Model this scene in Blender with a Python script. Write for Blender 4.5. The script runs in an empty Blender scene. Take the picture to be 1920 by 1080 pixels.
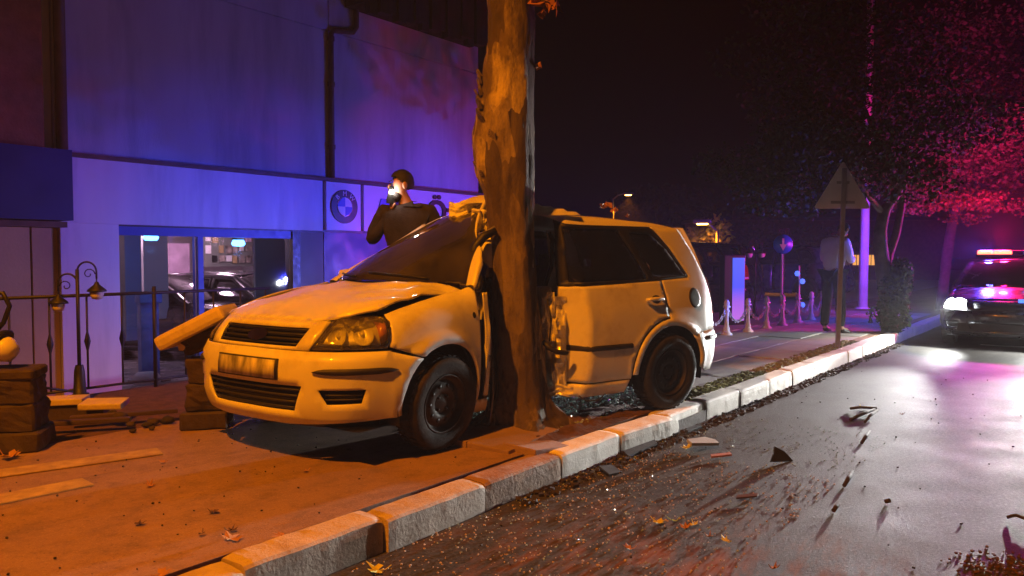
import bpy, bmesh, math, random
from mathutils import Vector, Matrix, noise
from mathutils.geometry import delaunay_2d_cdt

random.seed(11)
SC = bpy.context.scene
COL = SC.collection
R = math.radians

# ------------------------------------------------------------------ camera
CAM_Z, FPX, PITCH = 1.32, 1450.0, math.atan(60 / 1450.0)
cam_d = bpy.data.cameras.new('camera')
cam = bpy.data.objects.new('camera', cam_d)
COL.objects.link(cam)
cam.location = (0, 0, CAM_Z)
cam.rotation_euler = (R(90) - PITCH, 0, 0)
cam_d.sensor_width = 36.0
cam_d.lens = 36.0 * FPX / 1920.0
cam_d.clip_start = 0.05
cam_d.clip_end = 1500
SC.camera = cam

# ------------------------------------------------------------------ night sky, faint moonlight, exposure
SUN_EL, SUN_ROT = R(38), R(200)
world = bpy.data.worlds.new('World')
SC.world = world
world.use_nodes = True
wn, wl = world.node_tree.nodes, world.node_tree.links
sky = wn.new('ShaderNodeTexSky')
sky.sky_type = 'NISHITA'
sky.sun_disc = False
sky.sun_elevation = R(-9.5)
sky.sun_rotation = SUN_ROT
bg = wn['Background']
bg.inputs['Strength'].default_value = 0.05
tint = wn.new('ShaderNodeMixRGB')
tint.blend_type = 'MULTIPLY'
tint.inputs[0].default_value = 1.0
tint.inputs[2].default_value = (1.0, 0.5, 0.75, 1)
wl.new(sky.outputs[0], tint.inputs[1])
wl.new(tint.outputs[0], bg.inputs['Color'])
sun_d = bpy.data.lights.new('moon', 'SUN')
sun_d.energy = 0.003
sun_d.angle = R(12)
sun_d.color = (0.62, 0.66, 1.0)
sun = bpy.data.objects.new('moon', sun_d)
COL.objects.link(sun)
sun.rotation_euler = (R(90) - SUN_EL, 0, SUN_ROT)
SC.view_settings.view_transform = 'Standard'
SC.view_settings.look = 'None'
SC.view_settings.exposure = 0.0
SC.view_settings.gamma = 1.0
SC.view_settings.use_curve_mapping = False

# the strengths of the lamps of the place (each lamp is built with its own body further down)
SODIUM_W, SODIUM_COL = 3700.0, (1.0, 0.265, 0.001)
HEAD_W, HEAD_COL = 4200.0, (0.95, 0.97, 0.92)
BLUE_W, BLUE_COL = 3900.0, (0.045, 0.055, 1.0)
RED_W, RED_COL = 540.0, (1.0, 0.005, 0.09)
SHOP_W, SHOP_COL = 60.0, (1.0, 0.62, 0.80)
HAZE = 0.0023

# ------------------------------------------------------------------ placing helpers
def ray(px, py):
    a, b = (px - 960) / FPX, (540 - py) / FPX
    c, s = math.cos(PITCH), math.sin(PITCH)
    return Vector((a, c + b * s, -s + b * c))

def on_z(px, py, z=0.15):
    d = ray(px, py)
    k = (z - CAM_Z) / d.z
    return Vector((d.x * k, d.y * k, z))

def at_y(px, py, y):
    d = ray(px, py)
    k = y / d.y
    return Vector((d.x * k, y, CAM_Z + d.z * k))

KD = Vector((0.612, 0.791, 0))            # along the street, away from the camera
KN = Vector((-0.791, 0.612, 0))           # from the kerb towards the buildings
K0 = Vector((0.296, 4.5, 0))
STREET_ANG = math.atan2(KD.y, KD.x)
def KW(a, w, z=0.0):
    return K0 + KD * a + KN * w + Vector((0, 0, z))

# ------------------------------------------------------------------ materials
MATS = {}
def ramp(nt, src, stops):
    r = nt.nodes.new('ShaderNodeValToRGB')
    el = r.color_ramp.elements
    while len(el) < len(stops):
        el.new(0.5)
    for e, (p, c) in zip(el, stops):
        e.position = p
        e.color = (c[0], c[1], c[2], 1) if not isinstance(c, (int, float)) else (c, c, c, 1)
    nt.links.new(src, r.inputs[0])
    return r.outputs[0]

def texco(nt, stretch=None, rot=0.0, world_space=False):
    if world_space:
        g = nt.nodes.new('ShaderNodeNewGeometry').outputs['Position']
    else:
        g = nt.nodes.new('ShaderNodeTexCoord').outputs['Object']
    if stretch:
        m = nt.nodes.new('ShaderNodeMapping')
        m.vector_type = 'TEXTURE'
        m.inputs['Scale'].default_value = stretch
        m.inputs['Rotation'].default_value = (0, 0, rot)
        nt.links.new(g, m.inputs[0])
        g = m.outputs[0]
    return g

def nz(nt, co, scale, detail=4, rough=0.55):
    n = nt.nodes.new('ShaderNodeTexNoise')
    n.inputs['Scale'].default_value = scale
    n.inputs['Detail'].default_value = detail
    n.inputs['Roughness'].default_value = rough
    nt.links.new(co, n.inputs['Vector'])
    return n.outputs['Fac']

def mixc(nt, fac, a, b, mode='MIX'):
    m = nt.nodes.new('ShaderNodeMixRGB')
    m.blend_type = mode
    for i, v in ((0, fac), (1, a), (2, b)):
        if isinstance(v, (int, float)):
            m.inputs[i].default_value = v
        elif isinstance(v, tuple):
            m.inputs[i].default_value = (v[0], v[1], v[2], 1)
        else:
            nt.links.new(v, m.inputs[i])
    return m.outputs[0]

def math_n(nt, op, a, b=0.0, clamp=False):
    m = nt.nodes.new('ShaderNodeMath')
    m.operation = op
    m.use_clamp = clamp
    for i, v in ((0, a), (1, b)):
        if isinstance(v, (int, float)):
            m.inputs[i].default_value = v
        else:
            nt.links.new(v, m.inputs[i])
    return m.outputs[0]

def new_mat(name):
    m = bpy.data.materials.new(name)
    m.use_nodes = True
    nt = m.node_tree
    b = nt.nodes['Principled BSDF']
    MATS[name] = m
    return m, nt, b

def M(name, col, rough=0.6, var=0.25, scale=6.0, bump=0.0, bscale=60.0, metal=0.0, coat=0.0,
      dirt=None, dirt_amt=0.5, dscale=3.0, emit=None, estr=0.0, stretch=None, spec=0.5, ws=False):
    m, nt, b = new_mat(name)
    co = texco(nt, stretch, world_space=ws)
    n = nz(nt, co, scale)
    lo = tuple(c * (1 - var) for c in col)
    hi = tuple(min(1.0, c * (1 + var)) for c in col)
    c = ramp(nt, n, [(0.3, lo), (0.7, hi)])
    if dirt:
        d = nz(nt, co, dscale, 6, 0.65)
        f = ramp(nt, d, [(0.62 - 0.3 * dirt_amt, 0.0), (0.72, min(1.0, dirt_amt + 0.2))])
        c = mixc(nt, f, c, dirt)
    nt.links.new(c, b.inputs['Base Color'])
    rr = ramp(nt, nz(nt, co, scale * 2.3), [(0.3, max(0.03, rough - 0.1)), (0.7, min(1.0, rough + 0.1))])
    nt.links.new(rr, b.inputs['Roughness'])
    b.inputs['Metallic'].default_value = metal
    b.inputs['Coat Weight'].default_value = coat
    b.inputs['Coat Roughness'].default_value = 0.08
    b.inputs['Specular IOR Level'].default_value = spec
    if bump:
        bn = nt.nodes.new('ShaderNodeBump')
        bn.inputs['Strength'].default_value = bump
        bn.inputs['Distance'].default_value = 0.02
        nt.links.new(nz(nt, co, bscale, 5, 0.6), bn.inputs['Height'])
        nt.links.new(bn.outputs[0], b.inputs['Normal'])
    if emit:
        b.inputs['Emission Color'].default_value = (*emit, 1)
        b.inputs['Emission Strength'].default_value = estr
    return m

def glass_mat(name, tint_col, gloss=0.14, rough=0.03, dirt=0.0):
    m = bpy.data.materials.new(name)
    m.use_nodes = True
    nt = m.node_tree
    nt.nodes.remove(nt.nodes['Principled BSDF'])
    tr = nt.nodes.new('ShaderNodeBsdfTransparent')
    tr.inputs[0].default_value = (*tint_col, 1)
    gl = nt.nodes.new('ShaderNodeBsdfGlossy')
    gl.inputs['Roughness'].default_value = rough
    lw = nt.nodes.new('ShaderNodeLayerWeight')
    lw.inputs['Blend'].default_value = 0.35
    f = math_n(nt, 'MULTIPLY', lw.outputs['Fresnel'], 0.9)
    f = math_n(nt, 'ADD', f, gloss * 0.4, True)
    mx = nt.nodes.new('ShaderNodeMixShader')
    nt.links.new(f, mx.inputs[0])
    nt.links.new(tr.outputs[0], mx.inputs[1])
    nt.links.new(gl.outputs[0], mx.inputs[2])
    out = mx.outputs[0]
    if dirt > 0:
        df = nt.nodes.new('ShaderNodeBsdfDiffuse')
        df.inputs[0].default_value = (0.42, 0.38, 0.34, 1) if name != 'crumb_glass' else (0.62, 0.74, 0.70, 1)
        co = texco(nt)
        n1 = nz(nt, co, 3.0, 6, 0.7)
        v = nt.nodes.new('ShaderNodeTexVoronoi')
        v.feature = 'DISTANCE_TO_EDGE'
        v.inputs['Scale'].default_value = 16
        nt.links.new(co, v.inputs['Vector'])
        cr = ramp(nt, v.outputs['Distance'], [(0.0, 0.6), (0.02, 0.0)])
        fac = ramp(nt, n1, [(0.35, dirt * 0.25), (0.75, dirt)])
        crk = math_n(nt, 'MULTIPLY', cr, ramp(nt, nz(nt, co, 1.3), [(0.45, 0.0), (0.6, 1.0)]))
        fac = math_n(nt, 'ADD', fac, math_n(nt, 'MULTIPLY', crk, 0.35), True)
        m2 = nt.nodes.new('ShaderNodeMixShader')
        nt.links.new(fac, m2.inputs[0])
        nt.links.new(out, m2.inputs[1])
        nt.links.new(df.outputs[0], m2.inputs[2])
        out = m2.outputs[0]
    nt.links.new(out, nt.nodes['Material Output'].inputs[0])
    MATS[name] = m
    return m

def emit_mat(name, col, s):
    m = bpy.data.materials.new(name)
    m.use_nodes = True
    nt = m.node_tree
    b = nt.nodes['Principled BSDF']
    b.inputs['Base Color'].default_value = (0.3 * col[0], 0.3 * col[1], 0.3 * col[2], 1)
    b.inputs['Emission Color'].default_value = (*col, 1)
    b.inputs['Emission Strength'].default_value = s
    MATS[name] = m
    return m

# ------------------------------------------------------------------ mesh builder
class MB:
    def __init__(self):
        self.v, self.f, self.s = [], [], []
    def add(self, vs, fs, smooth=False):
        o = len(self.v)
        self.v += [Vector(p) for p in vs]
        for f in fs:
            self.f.append([i + o for i in f])
            self.s.append(smooth)
        return self
    def box(self, c, size, rz=0.0, rot=None, bev=0.0):
        c = Vector(c)
        hx, hy, hz = size[0] / 2, size[1] / 2, size[2] / 2
        m = rot if rot is not None else Matrix.Rotation(rz, 3, 'Z')
        if bev <= 0:
            vs = [c + m @ Vector((x * hx, y * hy, z * hz)) for x in (-1, 1) for y in (-1, 1) for z in (-1, 1)]
            fs = [(0, 1, 3, 2), (4, 6, 7, 5), (0, 4, 5, 1), (2, 3, 7, 6), (0, 2, 6, 4), (1, 5, 7, 3)]
            return self.add(vs, fs)
        b = min(bev, hx * 0.9, hy * 0.9, hz * 0.9)
        bm = bmesh.new()
        bmesh.ops.create_cube(bm, size=1.0)
        for v in bm.verts:
            v.co = Vector((v.co.x * 2 * hx, v.co.y * 2 * hy, v.co.z * 2 * hz))
        bmesh.ops.bevel(bm, geom=list(bm.edges), offset=b, segments=2, affect='EDGES', profile=0.6)
        bm.verts.index_update()
        vs = [c + m @ v.co for v in bm.verts]
        fs = [[v.index for v in f.verts] for f in bm.faces]
        bm.free()
        return self.add(vs, fs)
    def tube(self, pts, rad, n=8, cap=True, smooth=True):
        pts = [Vector(p) for p in pts]
        if isinstance(rad, (int, float)):
            rad = [rad] * len(pts)
        rings, up = [], None
        for i, p in enumerate(pts):
            d = (pts[min(i + 1, len(pts) - 1)] - pts[max(i - 1, 0)])
            if d.length < 1e-9:
                d = Vector((0, 0, 1))
            d.normalize()
            if up is None:
                up = Vector((1, 0, 0)) if abs(d.z) > 0.9 else Vector((0, 0, 1))
            s = d.cross(up)
            if s.length < 1e-6:
                s = d.orthogonal()
            s.normalize()
            up = s.cross(d).normalized()
            rings.append([p + (s * math.cos(2 * math.pi * k / n) + up * math.sin(2 * math.pi * k / n)) * rad[i] for k in range(n)])
        vs = [q for r in rings for q in r]
        fs = []
        for i in range(len(rings) - 1):
            for k in range(n):
                a, b = i * n + k, i * n + (k + 1) % n
                fs.append((a, b, b + n, a + n))
        o = len(self.v)
        self.add(vs, fs, smooth)
        if cap:
            self.f.append([o + k for k in range(n)][::-1]); self.s.append(False)
            self.f.append([o + (len(rings) - 1) * n + k for k in range(n)]); self.s.append(False)
        return self
    def lathe(self, prof, n=24, c=(0, 0, 0), axis='Z', smooth=True, mat=None):
        c = Vector(c)
        vs = []
        for (r, h) in prof:
            for k in range(n):
                a = 2 * math.pi * k / n
                if axis == 'Z':
                    p = Vector((r * math.cos(a), r * math.sin(a), h))
                elif axis == 'Y':
                    p = Vector((r * math.cos(a), h, r * math.sin(a)))
                else:
                    p = Vector((h, r * math.cos(a), r * math.sin(a)))
                if mat is not None:
                    p = mat @ p
                vs.append(c + p)
        fs = []
        for i in range(len(prof) - 1):
            for k in range(n):
                a, b = i * n + k, i * n + (k + 1) % n
                fs.append((a, b, b + n, a + n))
        return self.add(vs, fs, smooth)
    def prism(self, poly, fn, h0, h1):
        """poly in 2D, fn(u, v, h) -> 3D; extruded from h0 to h1"""
        n = len(poly)
        vs = [fn(u, v, h0) for u, v in poly] + [fn(u, v, h1) for u, v in poly]
        fs = [list(range(n))[::-1], list(range(n, 2 * n))]
        fs += [(i, (i + 1) % n, (i + 1) % n + n, i + n) for i in range(n)]
        return self.add(vs, fs)
    def build(self, name, mat, parent=None, fix=True, weld=False):
        me = bpy.data.meshes.new(name)
        me.from_pydata([tuple(p) for p in self.v], [], self.f)
        me.polygons.foreach_set('use_smooth', self.s)
        if fix:
            bm = bmesh.new()
            bm.from_mesh(me)
            if weld:
                bmesh.ops.remove_doubles(bm, verts=bm.verts, dist=1e-5)
            bmesh.ops.recalc_face_normals(bm, faces=bm.faces)
            bm.to_mesh(me)
            bm.free()
        me.update()
        return link(name, me, mat, parent)

def link(name, me, mat, parent=None):
    o = bpy.data.objects.new(name, me)
    COL.objects.link(o)
    if mat is not None:
        me.materials.append(MATS[mat] if isinstance(mat, str) else mat)
    if parent is not None:
        o.parent = parent
    return o

def tag(o, label, cat, group=None):
    o['label'] = label
    o['category'] = cat
    if group:
        o['group'] = group
    return o

def thing(name, label, cat, loc=(0, 0, 0), rz=0.0, group=None):
    o = bpy.data.objects.new(name, None)
    COL.objects.link(o)
    o.location = loc
    o.rotation_euler = (0, 0, rz)
    o.empty_display_size = 0.1
    return tag(o, label, cat, group)

def struct(o):
    o['kind'] = 'structure'
    return o

def stuff(o, label=None, cat=None):
    o['kind'] = 'stuff'
    if label:
        tag(o, label, cat)
    return o

def copy_tree(o, parent=None):
    c = o.copy()
    COL.objects.link(c)
    c.parent = parent
    for ch in list(o.children):
        copy_tree(ch, c)
    return c

def lamp(name, kind, loc, power, col, parent=None, radius=0.05, target=None, angle=90, blend=0.5):
    d = bpy.data.lights.new(name, kind)
    d.energy = power
    d.color = col
    d.shadow_soft_size = radius
    if kind == 'SPOT':
        d.spot_size = R(angle)
        d.spot_blend = blend
    o = bpy.data.objects.new(name, d)
    COL.objects.link(o)
    o.location = loc
    if target is not None:
        v = Vector(target) - Vector(loc)
        o.rotation_euler = v.to_track_quat('-Z', 'Y').to_euler()
    if parent is not None:
        o.parent = parent
        o.location = Vector(loc) - Vector(parent.location)
    return o

def smooth(a, b, x):
    t = max(0.0, min(1.0, (x - a) / (b - a)))
    return t * t * (3 - 2 * t)

def tab(pairs, x):
    if x <= pairs[0][0]:
        return pairs[0][1]
    for (x0, y0), (x1, y1) in zip(pairs, pairs[1:]):
        if x <= x1:
            t = (x - x0) / (x1 - x0)
            return y0 + (y1 - y0) * t
    return pairs[-1][1]

def tabs(pairs, x):
    """smooth monotone-ish interpolation (Catmull)"""
    if x <= pairs[0][0]:
        return pairs[0][1]
    if x >= pairs[-1][0]:
        return pairs[-1][1]
    for i in range(len(pairs) - 1):
        if x <= pairs[i + 1][0]:
            x0, y0 = pairs[i]
            x1, y1 = pairs[i + 1]
            h = x1 - x0
            def slope(j):
                if j <= 0 or j >= len(pairs) - 1:
                    k = min(max(j, 0), len(pairs) - 2)
                    return (pairs[k + 1][1] - pairs[k][1]) / (pairs[k + 1][0] - pairs[k][0])
                return (pairs[j + 1][1] - pairs[j - 1][1]) / (pairs[j + 1][0] - pairs[j - 1][0])
            m0, m1 = slope(i), slope(i + 1)
            t = (x - x0) / h
            return ((2 * t**3 - 3 * t**2 + 1) * y0 + (t**3 - 2 * t**2 + t) * h * m0
                    + (-2 * t**3 + 3 * t**2) * y1 + (t**3 - t**2) * h * m1)
    return pairs[-1][1]

# ------------------------------------------------------------------ material palette
M('white_paint', (0.78, 0.76, 0.71), 0.40, 0.04, 2.0, 0.0, coat=0.25, dirt=(0.40, 0.33, 0.26), dirt_amt=0.35, dscale=3.5)
M('dark_paint', (0.012, 0.013, 0.018), 0.25, 0.1, 2.0, coat=0.6)
M('police_paint', (0.02, 0.02, 0.025), 0.3, 0.05, 2.0, coat=0.5)
M('grey_paint', (0.05, 0.052, 0.058), 0.25, 0.1, 2.0, coat=0.6)
M('black_trim', (0.012, 0.011, 0.011), 0.5, 0.3, 9, 0.1, 90)
M('black_plastic', (0.02, 0.019, 0.018), 0.55, 0.3, 9, 0.15, 120)
M('rubber', (0.016, 0.015, 0.014), 0.8, 0.3, 12, 0.3, 70, dirt=(0.09, 0.06, 0.04), dirt_amt=0.35)
M('steel_rim', (0.04, 0.037, 0.034), 0.5, 0.2, 9, metal=0.5, dirt=(0.05, 0.03, 0.02), dirt_amt=0.5, dscale=7)
M('chrome', (0.6, 0.6, 0.62), 0.16, 0.05, 5, metal=1.0)
M('reflector', (0.85, 0.85, 0.83), 0.4, 0.1, 20, metal=0.35)
M('seat_cloth', (0.045, 0.042, 0.05), 0.85, 0.3, 30, 0.2, 200)
M('airbag_cloth', (0.8, 0.79, 0.78), 0.8, 0.06, 12, 0.3, 20)
M('tail_red', (0.35, 0.01, 0.01), 0.2, 0.1, 5, coat=0.5)
M('amber', (0.7, 0.25, 0.02), 0.25, 0.1, 5, coat=0.5)
M('plate_blur', (0.42, 0.4, 0.4), 0.5, 0.65, 11.0, stretch=(0.6, 0.6, 2.2))
M('plate_blue', (0.02, 0.05, 0.3), 0.4)
M('facade_wall', (0.50, 0.50, 0.52), 0.85, 0.12, 0.5, 0.2, 40, dirt=(0.26, 0.26, 0.28), dirt_amt=0.5, dscale=0.9, stretch=(.5, .5, 3.0))
M('fascia_panel', (0.70, 0.70, 0.74), 0.5, 0.08, 0.9, dirt=(0.42, 0.42, 0.45), dirt_amt=0.4, dscale=1.2, stretch=(.4, .4, 2.5))
M('sign_panel', (0.78, 0.78, 0.82), 0.35, 0.03, 1.0)
M('facade_blue', (0.008, 0.018, 0.16), 0.4, 0.12, 1.5)
M('brown_metal', (0.10, 0.045, 0.03), 0.55, 0.3, 6, 0.1, 40)
M('awning_red', (0.018, 0.004, 0.005), 0.8, 0.4, 3, 0.2, 30, stretch=(1, 1, 5))
M('sign_black', (0.01, 0.01, 0.014), 0.35, 0.1)
M('sign_blue', (0.02, 0.12, 0.6), 0.35, 0.1)
M('sign_white', (0.8, 0.8, 0.8), 0.35, 0.03)
M('frame_blue', (0.02, 0.06, 0.32), 0.4, 0.1)
M('frame_black', (0.012, 0.012, 0.016), 0.4, 0.1)
M('shop_wall', (0.6, 0.52, 0.56), 0.85, 0.08, 1.0)
M('shop_column', (0.2, 0.22, 0.2), 0.6, 0.1, 1.0)
M('shop_floor', (0.3, 0.29, 0.3), 0.25, 0.15, 2.0)
M('poster_pink', (0.75, 0.5, 0.7), 0.6, 0.25, 4.0)
M('poster_photo', (0.35, 0.3, 0.26), 0.5, 0.9, 5.0)
M('ochre_wall', (0.5, 0.36, 0.17), 0.85, 0.15, 1.2, 0.15, 30)
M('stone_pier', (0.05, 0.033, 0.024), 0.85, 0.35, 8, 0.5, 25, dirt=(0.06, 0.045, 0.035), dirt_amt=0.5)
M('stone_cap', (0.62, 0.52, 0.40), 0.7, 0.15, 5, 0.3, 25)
M('iron', (0.012, 0.012, 0.014), 0.5, 0.3, 12, 0.2, 60)
M('lantern_glass', (0.75, 0.72, 0.7), 0.35, 0.1)
M('wood_plank', (0.07, 0.042, 0.025), 0.75, 0.35, 3, 0.3, 30, stretch=(6, 1, 1))
M('bollard_white', (0.62, 0.61, 0.58), 0.6, 0.15, 8, 0.2, 40)
M('chain', (0.45, 0.45, 0.47), 0.45, 0.2, 20, metal=0.4)
M('galvanised', (0.34, 0.32, 0.31), 0.45, 0.15, 5, metal=0.5)
M('sign_back', (0.62, 0.58, 0.57), 0.6, 0.12, 3)
M('pole_paint', (0.6, 0.6, 0.66), 0.6, 0.15, 3)
M('skin', (0.42, 0.24, 0.17), 0.55, 0.1, 9)
M('hair', (0.012, 0.010, 0.009), 0.6, 0.3, 40, 0.4, 160)
M('dark_cloth', (0.022, 0.018, 0.022), 0.9, 0.3, 12, 0.3, 120)
M('black_cloth', (0.012, 0.012, 0.015), 0.9, 0.3, 12, 0.3, 120)
M('white_cloth', (0.62, 0.59, 0.58), 0.9, 0.08, 6, 0.35, 22)
M('leather', (0.012, 0.011, 0.010), 0.4, 0.2, 12)
M('brick_bit', (0.42, 0.16, 0.08), 0.9, 0.25, 14, 0.4, 60)
M('leaf_dry', (0.42, 0.2, 0.06), 0.75, 0.3, 14)
M('leaf_brown', (0.10, 0.05, 0.025), 0.8, 0.3, 14)
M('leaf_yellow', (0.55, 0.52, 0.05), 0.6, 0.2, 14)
M('leaf_fresh', (0.30, 0.46, 0.05), 0.6, 0.3, 14)
M('leaf_dark', (0.04, 0.05, 0.03), 0.9, 0.4, 6, spec=0.1)
M('leaf_mid', (0.09, 0.075, 0.045), 0.9, 0.5, 6, spec=0.1)
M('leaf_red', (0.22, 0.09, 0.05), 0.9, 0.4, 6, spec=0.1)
M('twig', (0.035, 0.025, 0.018), 0.85, 0.3, 20)
M('litter', (0.03, 0.022, 0.016), 0.9, 0.5, 30)
M('moss', (0.22, 0.2, 0.07), 0.95, 0.5, 16)
M('soil', (0.10, 0.05, 0.028), 0.95, 0.4, 9, 0.8, 30)
M('plaster_chip', (0.5, 0.4, 0.32), 0.85, 0.2, 10)
M('grey_plastic', (0.4, 0.43, 0.42), 0.4, 0.1, 6)
M('road_white', (0.72, 0.72, 0.72), 0.6, 0.15, 8)
M('tactile_yellow', (0.42, 0.30, 0.08), 0.8, 0.25, 14, 0.4, 80, dirt=(0.25, 0.14, 0.07), dirt_amt=0.5, dscale=5)
M('planter', (0.05, 0.045, 0.045), 0.8, 0.3, 8, 0.3, 40)
M('phone_black', (0.01, 0.01, 0.01), 0.25)
glass_mat('car_glass', (0.5, 0.48, 0.55), 0.16, 0.03, 0.03)
glass_mat('screen_glass', (0.5, 0.48, 0.5), 0.25, 0.03, 0.12)
glass_mat('clear_glass', (0.85, 0.86, 0.9), 0.05, 0.02)
glass_mat('lens_glass', (0.95, 0.95, 0.93), 0.2, 0.06, 0.10)
glass_mat('crumb_glass', (0.75, 0.9, 0.86), 0.35, 0.12, 0.9)
emit_mat('lamp_white', (0.9, 0.96, 1.0), 300.0)
emit_mat('lamp_red', (1.0, 0.06, 0.03), 14.0)
emit_mat('lamp_blue', (0.05, 0.2, 1.0), 16.0)
emit_mat('lamp_sodium', (1.0, 0.5, 0.08), 25.0)
emit_mat('phone_light', (1.0, 0.9, 0.8), 60.0)
emit_mat('shop_led', (0.08, 0.35, 1.0), 14.0)
emit_mat('screen_blue', (0.05, 0.12, 1.0), 1.0)
emit_mat('tail_glow', (1.0, 0.1, 0.02), 3.0)
emit_mat('warm_window', (1.0, 0.42, 0.08), 1.1)

def make_asphalt():
    m, nt, b = new_mat('asphalt')
    co = texco(nt, world_space=True)
    fine = nz(nt, co, 52, 5, 0.8)
    big = nz(nt, co, 0.9, 5, 0.6)
    c = ramp(nt, fine, [(0.34, (0.010, 0.010, 0.010)), (0.5, (0.032, 0.031, 0.03)), (0.62, (0.075, 0.073, 0.07)), (0.74, (0.19, 0.185, 0.18))])
    c = mixc(nt, ramp(nt, big, [(0.35, 0.0), (0.7, 0.5)]), c, (0.075, 0.068, 0.062))
    # smears of soil dragged along the street beside the crash
    st = texco(nt, (1.5, 0.42, 1.0), STREET_ANG + 0.15, True)
    sm = nz(nt, st, 2.6, 9, 0.72)
    sx = nt.nodes.new('ShaderNodeVectorMath'); sx.operation = 'DISTANCE'
    nt.links.new(co, sx.inputs[0]); sx.inputs[1].default_value = (0.6, 2.9, 0.0)
    near = ramp(nt, math_n(nt, 'DIVIDE', sx.outputs['Value'], 1.7), [(0.3, 1.0), (0.8, 0.0)])
    f = math_n(nt, 'MULTIPLY', ramp(nt, sm, [(0.47, 0.0), (0.62, 0.85)]), near, True)
    c = mixc(nt, f, c, (0.20, 0.085, 0.035))
    nt.links.new(c, b.inputs['Base Color'])
    rr = ramp(nt, nz(nt, co, 2.2, 5, 0.6), [(0.3, 0.55), (0.7, 0.7)])
    rr = mixc(nt, f, rr, (0.9, 0.9, 0.9))
    nt.links.new(rr, b.inputs['Roughness'])
    b.inputs['Specular IOR Level'].default_value = 0.2
    bn = nt.nodes.new('ShaderNodeBump'); bn.inputs['Strength'].default_value = 0.6; bn.inputs['Distance'].default_value = 0.006
    nt.links.new(nz(nt, co, 70, 5, 0.8), bn.inputs['Height'])
    nt.links.new(bn.outputs[0], b.inputs['Normal'])
make_asphalt()

def make_pavement():
    m, nt, b = new_mat('pavement')
    co = texco(nt, world_space=True)
    c = ramp(nt, nz(nt, co, 1.1, 6, 0.6), [(0.3, (0.23, 0.14, 0.095)), (0.7, (0.31, 0.195, 0.135))])
    c = mixc(nt, ramp(nt, nz(nt, co, 6.0, 8, 0.75), [(0.48, 0.0), (0.66, 0.75)]), c, (0.15, 0.095, 0.065))
    c = mixc(nt, ramp(nt, nz(nt, texco(nt, (2.5, .5, 1), STREET_ANG, True), 1.6, 7, 0.7), [(0.5, 0.0), (0.63, 0.6)]), c, (0.13, 0.08, 0.055))
    c = mixc(nt, ramp(nt, nz(nt, co, 90.0, 4, 0.75), [(0.55, 0.0), (0.72, 0.6)]), c, (0.46, 0.34, 0.26))
    c = mixc(nt, ramp(nt, nz(nt, co, 38.0, 5, 0.75), [(0.56, 0.0), (0.70, 0.7)]), c, (0.09, 0.055, 0.035))
    nt.links.new(c, b.inputs['Base Color'])
    b.inputs['Roughness'].default_value = 0.78
    bn = nt.nodes.new('ShaderNodeBump'); bn.inputs['Strength'].default_value = 0.35; bn.inputs['Distance'].default_value = 0.01
    nt.links.new(nz(nt, co, 45, 6, 0.7), bn.inputs['Height'])
    nt.links.new(bn.outputs[0], b.inputs['Normal'])
make_pavement()
M('slab_grey', (0.36, 0.34, 0.31), 0.75, 0.18, 3, 0.3, 50, dirt=(0.2, 0.16, 0.12), dirt_amt=0.4, ws=True)
M('slab_pale', (0.55, 0.52, 0.46), 0.75, 0.15, 3, 0.3, 50, dirt=(0.3, 0.25, 0.2), dirt_amt=0.3, ws=True)
M('slab_red', (0.30, 0.20, 0.15), 0.8, 0.2, 3, 0.4, 50, dirt=(0.14, 0.08, 0.05), dirt_amt=0.5, ws=True)
M('kerb_paint', (0.84, 0.80, 0.70), 0.75, 0.05, 6, 0.2, 60, dirt=(0.42, 0.36, 0.28), dirt_amt=0.22, dscale=5, ws=True)
M('kerb_worn', (0.52, 0.43, 0.34), 0.8, 0.12, 6, 0.3, 60, dirt=(0.24, 0.16, 0.10), dirt_amt=0.5, dscale=5, ws=True)
M('kerb_shaded', (0.34, 0.22, 0.14), 0.85, 0.15, 6, 0.4, 45, dirt=(0.17, 0.09, 0.05), dirt_amt=0.6, dscale=5, ws=True)  # browner kerb copy: the car's shadow from the headlight put into the colour
M('mortar', (0.10, 0.08, 0.065), 0.9, 0.3, 10, 0.5, 40, ws=True)

def make_bark():
    m, nt, b = new_mat('bark')
    co = texco(nt, (1.0, 1.0, 2.4))
    v = nt.nodes.new('ShaderNodeTexVoronoi'); v.inputs['Scale'].default_value = 8.0
    w = mixc(nt, 0.22, co, nt.nodes.new('ShaderNodeTexNoise').outputs['Color'])
    nt.links.new(w, v.inputs['Vector'])
    c = ramp(nt, v.outputs['Color'], [(0.2, (0.05, 0.038, 0.025)), (0.42, (0.13, 0.10, 0.06)), (0.6, (0.30, 0.23, 0.13)), (0.85, (0.58, 0.47, 0.29))])
    c = mixc(nt, ramp(nt, nz(nt, co, 3.2, 6, 0.7), [(0.42, 0.0), (0.56, 0.85)]), c, (0.075, 0.05, 0.03))
    c = mixc(nt, ramp(nt, nz(nt, co, 26.0, 4, 0.7), [(0.55, 0.0), (0.7, 0.6)]), c, (0.06, 0.045, 0.03))
    nt.links.new(c, b.inputs['Base Color'])
    b.inputs['Roughness'].default_value = 0.85
    bn = nt.nodes.new('ShaderNodeBump'); bn.inputs['Strength'].default_value = 1.0; bn.inputs['Distance'].default_value = 0.035
    nt.links.new(nz(nt, co, 13, 9, 0.75), bn.inputs['Height'])
    nt.links.new(bn.outputs[0], b.inputs['Normal'])
make_bark()

M('bark_dark', (0.07, 0.055, 0.045), 0.9, 0.4, 8, 0.5, 25)

# ================================================================== THE SETTING
def sheet(name, pts, mat, z=None):
    me = bpy.data.meshes.new(name)
    me.from_pydata([tuple(p) for p in pts], [], [list(range(len(pts)))])
    me.update()
    if me.polygons[0].normal.z < 0:
        me.flip_normals()
    return struct(link(name, me, mat))

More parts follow.
